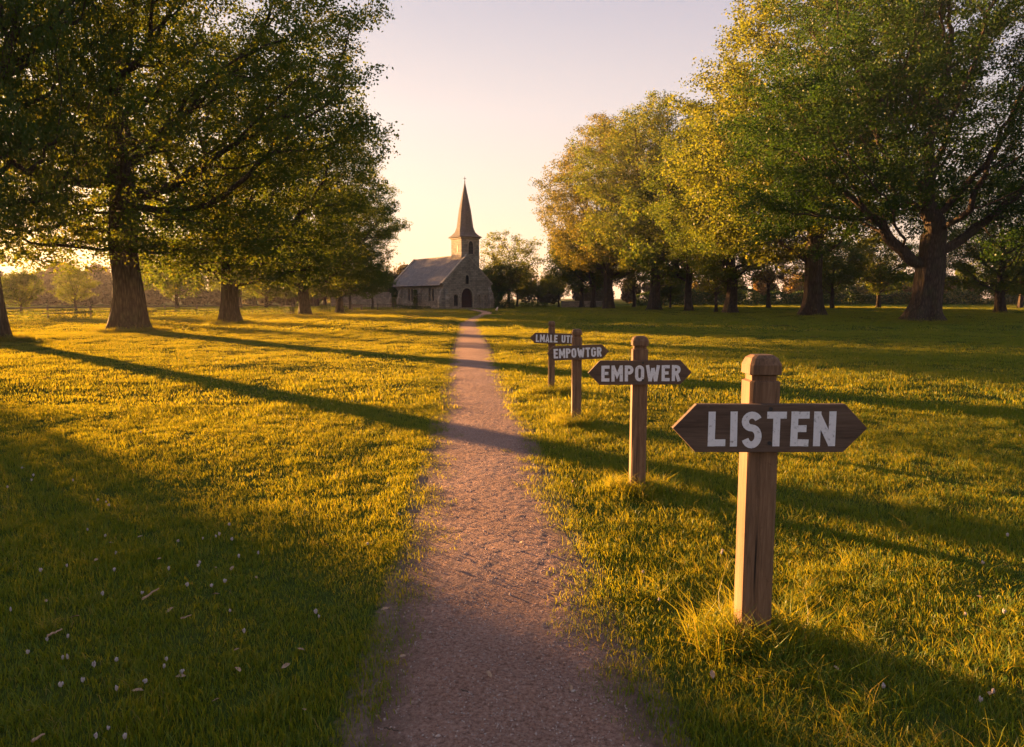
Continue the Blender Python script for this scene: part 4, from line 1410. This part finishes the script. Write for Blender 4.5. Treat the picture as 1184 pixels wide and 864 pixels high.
# ------------------------------------------------------------------ grass and gravel (uncountable)
def instancer(name, templates, tgeo, P, rot, scl, tid, mat, label, cat):
    """one object: its mesh holds the tuft templates and the root points; geometry nodes put a tuft on every point"""
    V, F4, F3, T, SH, K = [], [], [], [], [], []
    b = 0
    for i, (v, f4, f3, sh) in enumerate(templates):
        V.append(v); F4.append(f4+b)
        if len(f3): F3.append(f3+b)
        T.append(np.full(len(v), i)); SH.append(sh); b += len(v)
    nT = b
    V.append(P)
    V = np.vstack(V)
    me = npmesh(name, V, np.vstack(F4), np.vstack(F3) if F3 else None)
    n = len(V)
    def fa(nm, typ, dom, arr, key='value'):
        a_ = me.attributes.new(nm, typ, dom); a_.data.foreach_set(key, arr)
    assert len(me.vertices) == n, (len(me.vertices), n)
    fa('is_point', 'INT', 'POINT', np.concatenate([np.zeros(nT), np.ones(len(P))]).astype(np.int32))
    fa('tid', 'INT', 'POINT', np.concatenate(T+[tid]).astype(np.int32))
    fa('shade', 'FLOAT', 'POINT', np.concatenate(SH+[np.zeros(len(P))]).astype(np.float32))
    fa('rot', 'FLOAT_VECTOR', 'POINT', np.vstack([np.zeros((nT,3)), rot]).astype(np.float32).ravel(), 'vector')
    fa('scl', 'FLOAT_VECTOR', 'POINT', np.vstack([np.ones((nT,3)), scl]).astype(np.float32).ravel(), 'vector')
    o = link(name, me, mat)
    ng = bpy.data.node_groups.new(name+'_nodes', 'GeometryNodeTree')
    ng.interface.new_socket('Geometry', in_out='INPUT', socket_type='NodeSocketGeometry')
    ng.interface.new_socket('Geometry', in_out='OUTPUT', socket_type='NodeSocketGeometry')
    gi = ng.nodes.new('NodeGroupInput'); go = ng.nodes.new('NodeGroupOutput')
    def attr(nm, typ):
        a_ = ng.nodes.new('GeometryNodeInputNamedAttribute'); a_.data_type = typ; a_.inputs['Name'].default_value = nm
        return [s for s in a_.outputs if s.enabled and s.name == 'Attribute'][0]
    sepg = ng.nodes.new('GeometryNodeSeparateGeometry'); sepg.domain = 'POINT'
    cmp_ = ng.nodes.new('FunctionNodeCompare'); cmp_.data_type = 'INT'; cmp_.operation = 'EQUAL'
    ci = [s for s in cmp_.inputs if s.enabled]
    ng.links.new(attr('is_point', 'INT'), ci[0]); ci[1].default_value = 1
    ng.links.new(gi.outputs[0], sepg.inputs['Geometry']); ng.links.new(cmp_.outputs[0], sepg.inputs['Selection'])
    spl = ng.nodes.new('GeometryNodeSplitToInstances'); spl.domain = 'POINT'
    ng.links.new(sepg.outputs['Inverted'], spl.inputs['Geometry']); ng.links.new(attr('tid', 'INT'), spl.inputs['Group ID'])
    iop = ng.nodes.new('GeometryNodeInstanceOnPoints')
    ng.links.new(sepg.outputs['Selection'], iop.inputs['Points'])
    ng.links.new(spl.outputs[0], iop.inputs['Instance'])
    iop.inputs['Pick Instance'].default_value = True
    ng.links.new(attr('tid', 'INT'), iop.inputs['Instance Index'])
    e2r = ng.nodes.new('FunctionNodeEulerToRotation')
    ng.links.new(attr('rot', 'FLOAT_VECTOR'), e2r.inputs[0])
    ng.links.new(e2r.outputs[0], iop.inputs['Rotation'])
    ng.links.new(attr('scl', 'FLOAT_VECTOR'), iop.inputs['Scale'])
    ng.links.new(iop.outputs[0], go.inputs[0])
    md = o.modifiers.new('instances', 'NODES'); md.node_group = ng
    return tag(o, label, cat, kind='stuff')

def tuft(seed, n, rad, h, w, bend=.55, dry=.06):
    rs = np.random.RandomState(seed)
    V, F4, F3, SH = [], [], [], []
    a = rs.rand(n)*6.283; r = rad*np.sqrt(rs.rand(n))*np.where(rs.rand(n) < .2, 1.25, 1)
    bx, by = r*np.cos(a), r*np.sin(a)
    for i in range(n):
        hh = h*(.45+.9*rs.rand()**1.3); ww = w*(.7+.6*rs.rand())
        d = rs.rand()*6.283; lean = bend*(.15+rs.rand())*hh
        dx, dy = math.cos(d), math.sin(d)
        f = rs.rand()*6.283; fx, fy = math.cos(f)*ww/2, math.sin(f)*ww/2
        p0 = (bx[i], by[i]); b = len(V)
        V += [(p0[0]-fx, p0[1]-fy, -.015), (p0[0]+fx, p0[1]+fy, -.015),
              (p0[0]+dx*lean*.35-fx*.85, p0[1]+dy*lean*.35-fy*.85, hh*.55), (p0[0]+dx*lean*.35+fx*.85, p0[1]+dy*lean*.35+fy*.85, hh*.55),
              (p0[0]+dx*lean, p0[1]+dy*lean, hh*(1-.18*rs.rand()))]
        F4.append((b, b+1, b+3, b+2)); F3.append((b+2, b+3, b+4))
        s = .98 if rs.rand() < dry else np.clip(.42+.2*rs.normal(), 0, .85)
        SH += [s]*5
    return np.array(V), np.array(F4), np.array(F3), np.array(SH)

def build_grass():
    rs = np.random.RandomState(21)
    temps = []
    for i in range(6): temps.append(tuft(100+i, 64, .13, .055, .0034))          # near 0-5
    for i in range(4): temps.append(tuft(200+i, 100, .36, .058, .0075))        # mid 6-9
    for i in range(3): temps.append(tuft(300+i, 170, 1.0, .07, .022, .5, .03))  # far 10-12
    for i in range(3): temps.append(tuft(400+i, 46, .085, .17, .0042, .95, .14)) # long 13-15
    PT, RT, SC, TI = [], [], [], []
    def scatter(y0, y1, dens, t0, t1, smin, fade, wide=1.0, soft=.1):
        xm = lambda y: (y*.80+2.2)*wide
        area = (y1-y0)*2*xm(y1)
        n = int(area*dens)
        x = (rs.rand(n)*2-1)*xm(y1); y = y0+(y1-y0)*rs.rand(n)
        k = np.abs(x) < xm(y); x, y = x[k], y[k]
        d = path_dist(x, y)
        side = np.where(x-(.16-.0635*y) > 0, 31, 47)
        edge = .385+.13*(noise2(y*1.1, side, 5)-.5)+.26*(noise2(x*6, y*6, 6)-.5)+fade
        pr = sstep(edge, edge+soft, d)
        worn_ = .72+.28*sstep(.42, .68, d+.3*(noise2(x*2.3, y*2.3, 9)-.5)) if fade < .2 else 1
        k = rs.rand(len(x)) < pr*worn_
        x, y, d = x[k], y[k], d[k]; n = len(x)
        z = gz(x, y)
        hgt = .62+.75*noise2(x*.9, y*.9, 21)+.55*(noise2(x*3.1, y*3.1, 22)-.5)
        hgt *= .75+.25*sstep(.42, .75, d)
        hgt *= smin*np.where(x < .16-.0635*y, .64, .76)
        # the mown lawn gets shorter in the distance on the left
        PT.append(np.stack([x, y, z], 1))
        RT.append(np.stack([rs.normal(size=n)*.10, rs.normal(size=n)*.10, rs.rand(n)*6.283], 1))
        w = .85+.3*rs.rand(n)
        SC.append(np.stack([w, w, np.clip(hgt, .3, 1.9)], 1))
        TI.append(rs.randint(t0, t1, n))
    scatter(.4, 5.0, 165, 0, 6, 1.0, 0)
    scatter(5.0, 10.5, 95, 0, 6, 1.0, 0)
    scatter(9.5, 20, 13, 6, 10, 1.0, .16, soft=.2)
    scatter(9.5, 20, 60, 0, 6, 1.0, 0, wide=.14, soft=.1)
    scatter(20, 34, 9, 6, 10, 1.0, .18, soft=.2)
    scatter(32, 70, 1.25, 10, 13, .9, .6, soft=.4)
    scatter(30, 70, 14, 6, 10, 1.0, .15, wide=.09, soft=.2)
    scatter(70, 135, .8, 10, 13, .9, .8, soft=.5)
    # long tufts: round the post feet and dotted over the right verge
    def longs(cx, cy_, r, n, s0, s1):
        a = rs.rand(n)*6.283; q_ = r*np.sqrt(rs.rand(n)); x = cx+q_*np.cos(a); y = cy_+q_*np.sin(a)
        PT.append(np.stack([x, y, gz(x, y)], 1)); RT.append(np.stack([rs.normal(size=n)*.15, rs.normal(size=n)*.15, rs.rand(n)*6.283], 1))
        s = s0+(s1-s0)*rs.rand(n); SC.append(np.stack([s*.8+.3, s*.8+.3, s], 1)); TI.append(rs.randint(13, 16, n))
    for bx, by, r, n, s1 in ((868.5, 741, .24, 60, 1.15), (736.5, 568, .22, 54, 1.05), (666, 491, .27, 54, 1.05), (637.5, 456, .36, 60, 1.1)):
        p = at(bx, by); longs(p.x, p.y, r, n, .45*s1, s1)
    p = at(868.5, 741); longs(p.x+.25, p.y-.25, .45, 22, .35, .7)
    for i in range(170):
        y = 1.9+rs.rand()**1.5*6; x = .75+rs.rand()*(y*.75); longs(x, y, .12, 2, .3, .62)
    for i in range(60):
        y = 1.9+rs.rand()*4; x = -.85-rs.rand()*(y*.75); longs(x, y, .12, 2, .25, .5)
    # longer unmown grass round the tree feet
    for tx_, ty_, rr_ in ((150, 384, 1.5), (-6, 395, 1.0), (267, 374.5, 1.1), (352, 366.5, 1.0), (1068, 373, 2.2), (938, 365, 1.9), (845, 362, 1.3), (757, 359, 1.5), (703, 357.3, 1.6)):
        p = at(tx_, ty_); n = int(150*rr_)
        a = rs.rand(n)*6.283; q_ = rr_*(.75+.45*rs.rand(n)**1.5); x = p.x+q_*np.cos(a); y = p.y+q_*np.sin(a)
        PT.append(np.stack([x, y, gz(x, y)], 1)); RT.append(np.stack([rs.normal(size=n)*.15, rs.normal(size=n)*.15, rs.rand(n)*6.283], 1))
        k_ = .8+.9*rs.rand(n); SC.append(np.stack([k_*1.6, k_*1.6, k_], 1)); TI.append(rs.randint(13, 16, n))
    P = np.vstack(PT)
    print('grass instances', len(P))
    instancer('grass', temps, None, P, np.vstack(RT), np.vstack(SC), np.concatenate(TI), M['grass'], 'unmown lawn grass covering the field on both sides of the path', 'grass')
build_grass()

def build_gravel():
    rs = np.random.RandomState(31)
    temps = []
    for i in range(4):
        bm = bmesh.new(); bmesh.ops.create_icosphere(bm, subdivisions=1, radius=1.0)
        v = np.array([tuple(q_.co) for q_ in bm.verts]); f = np.array([[w.index for w in fc.verts] for fc in bm.faces]); bm.free()
        v = v*(1+.25*rs.normal(size=(len(v),1)))*np.array([1,.8,.55])
        temps.append((v, np.zeros((0,4), int), f, np.full(len(v), .5)))
    n = 26000
    y = 1.5+rs.rand(n)**1.6*15; off = rs.normal(size=n)*.32; off = np.where(np.abs(off) > .54, (rs.rand(n)-.5)*1.0, off)
    x = .16-.0635*y+off
    s = .0016+.0048*rs.rand(n)**3
    s[rs.rand(n) < .012] *= 2.2
    z = .006+.010*(1-(off/.56)**2)+.0012*rs.rand(n)
    P = np.stack([x, y, z], 1)
    V, F3, T = [], [], []
    # quads list must not be empty for the stacker: give an empty one
    instancer('gravel', temps, None, P, rs.rand(n,3)*6.28, np.stack([s,s,s],1), rs.randint(0,4,n), M['pebble'], 'loose small stones scattered over the path', 'gravel')
build_gravel()

# ------------------------------------------------------------------ evening air
def haze():
    m, t, out = newmat('evening_haze')
    v = N(t, "ShaderNodeVolumePrincipled")
    v.inputs['Color'].default_value = (.90, .88, .95, 1)
    v.inputs['Density'].default_value = HAZE
    v.inputs['Anisotropy'].default_value = .3
    t.links.new(v.outputs[0], out.inputs['Volume'])
    o = MB().box(-1520, 1520, -1520, 1520, -1.2, 38).build('haze', m)
    tag(o, 'thin warm evening haze over the park', 'haze', kind='stuff')
HAZE = .00024
haze()
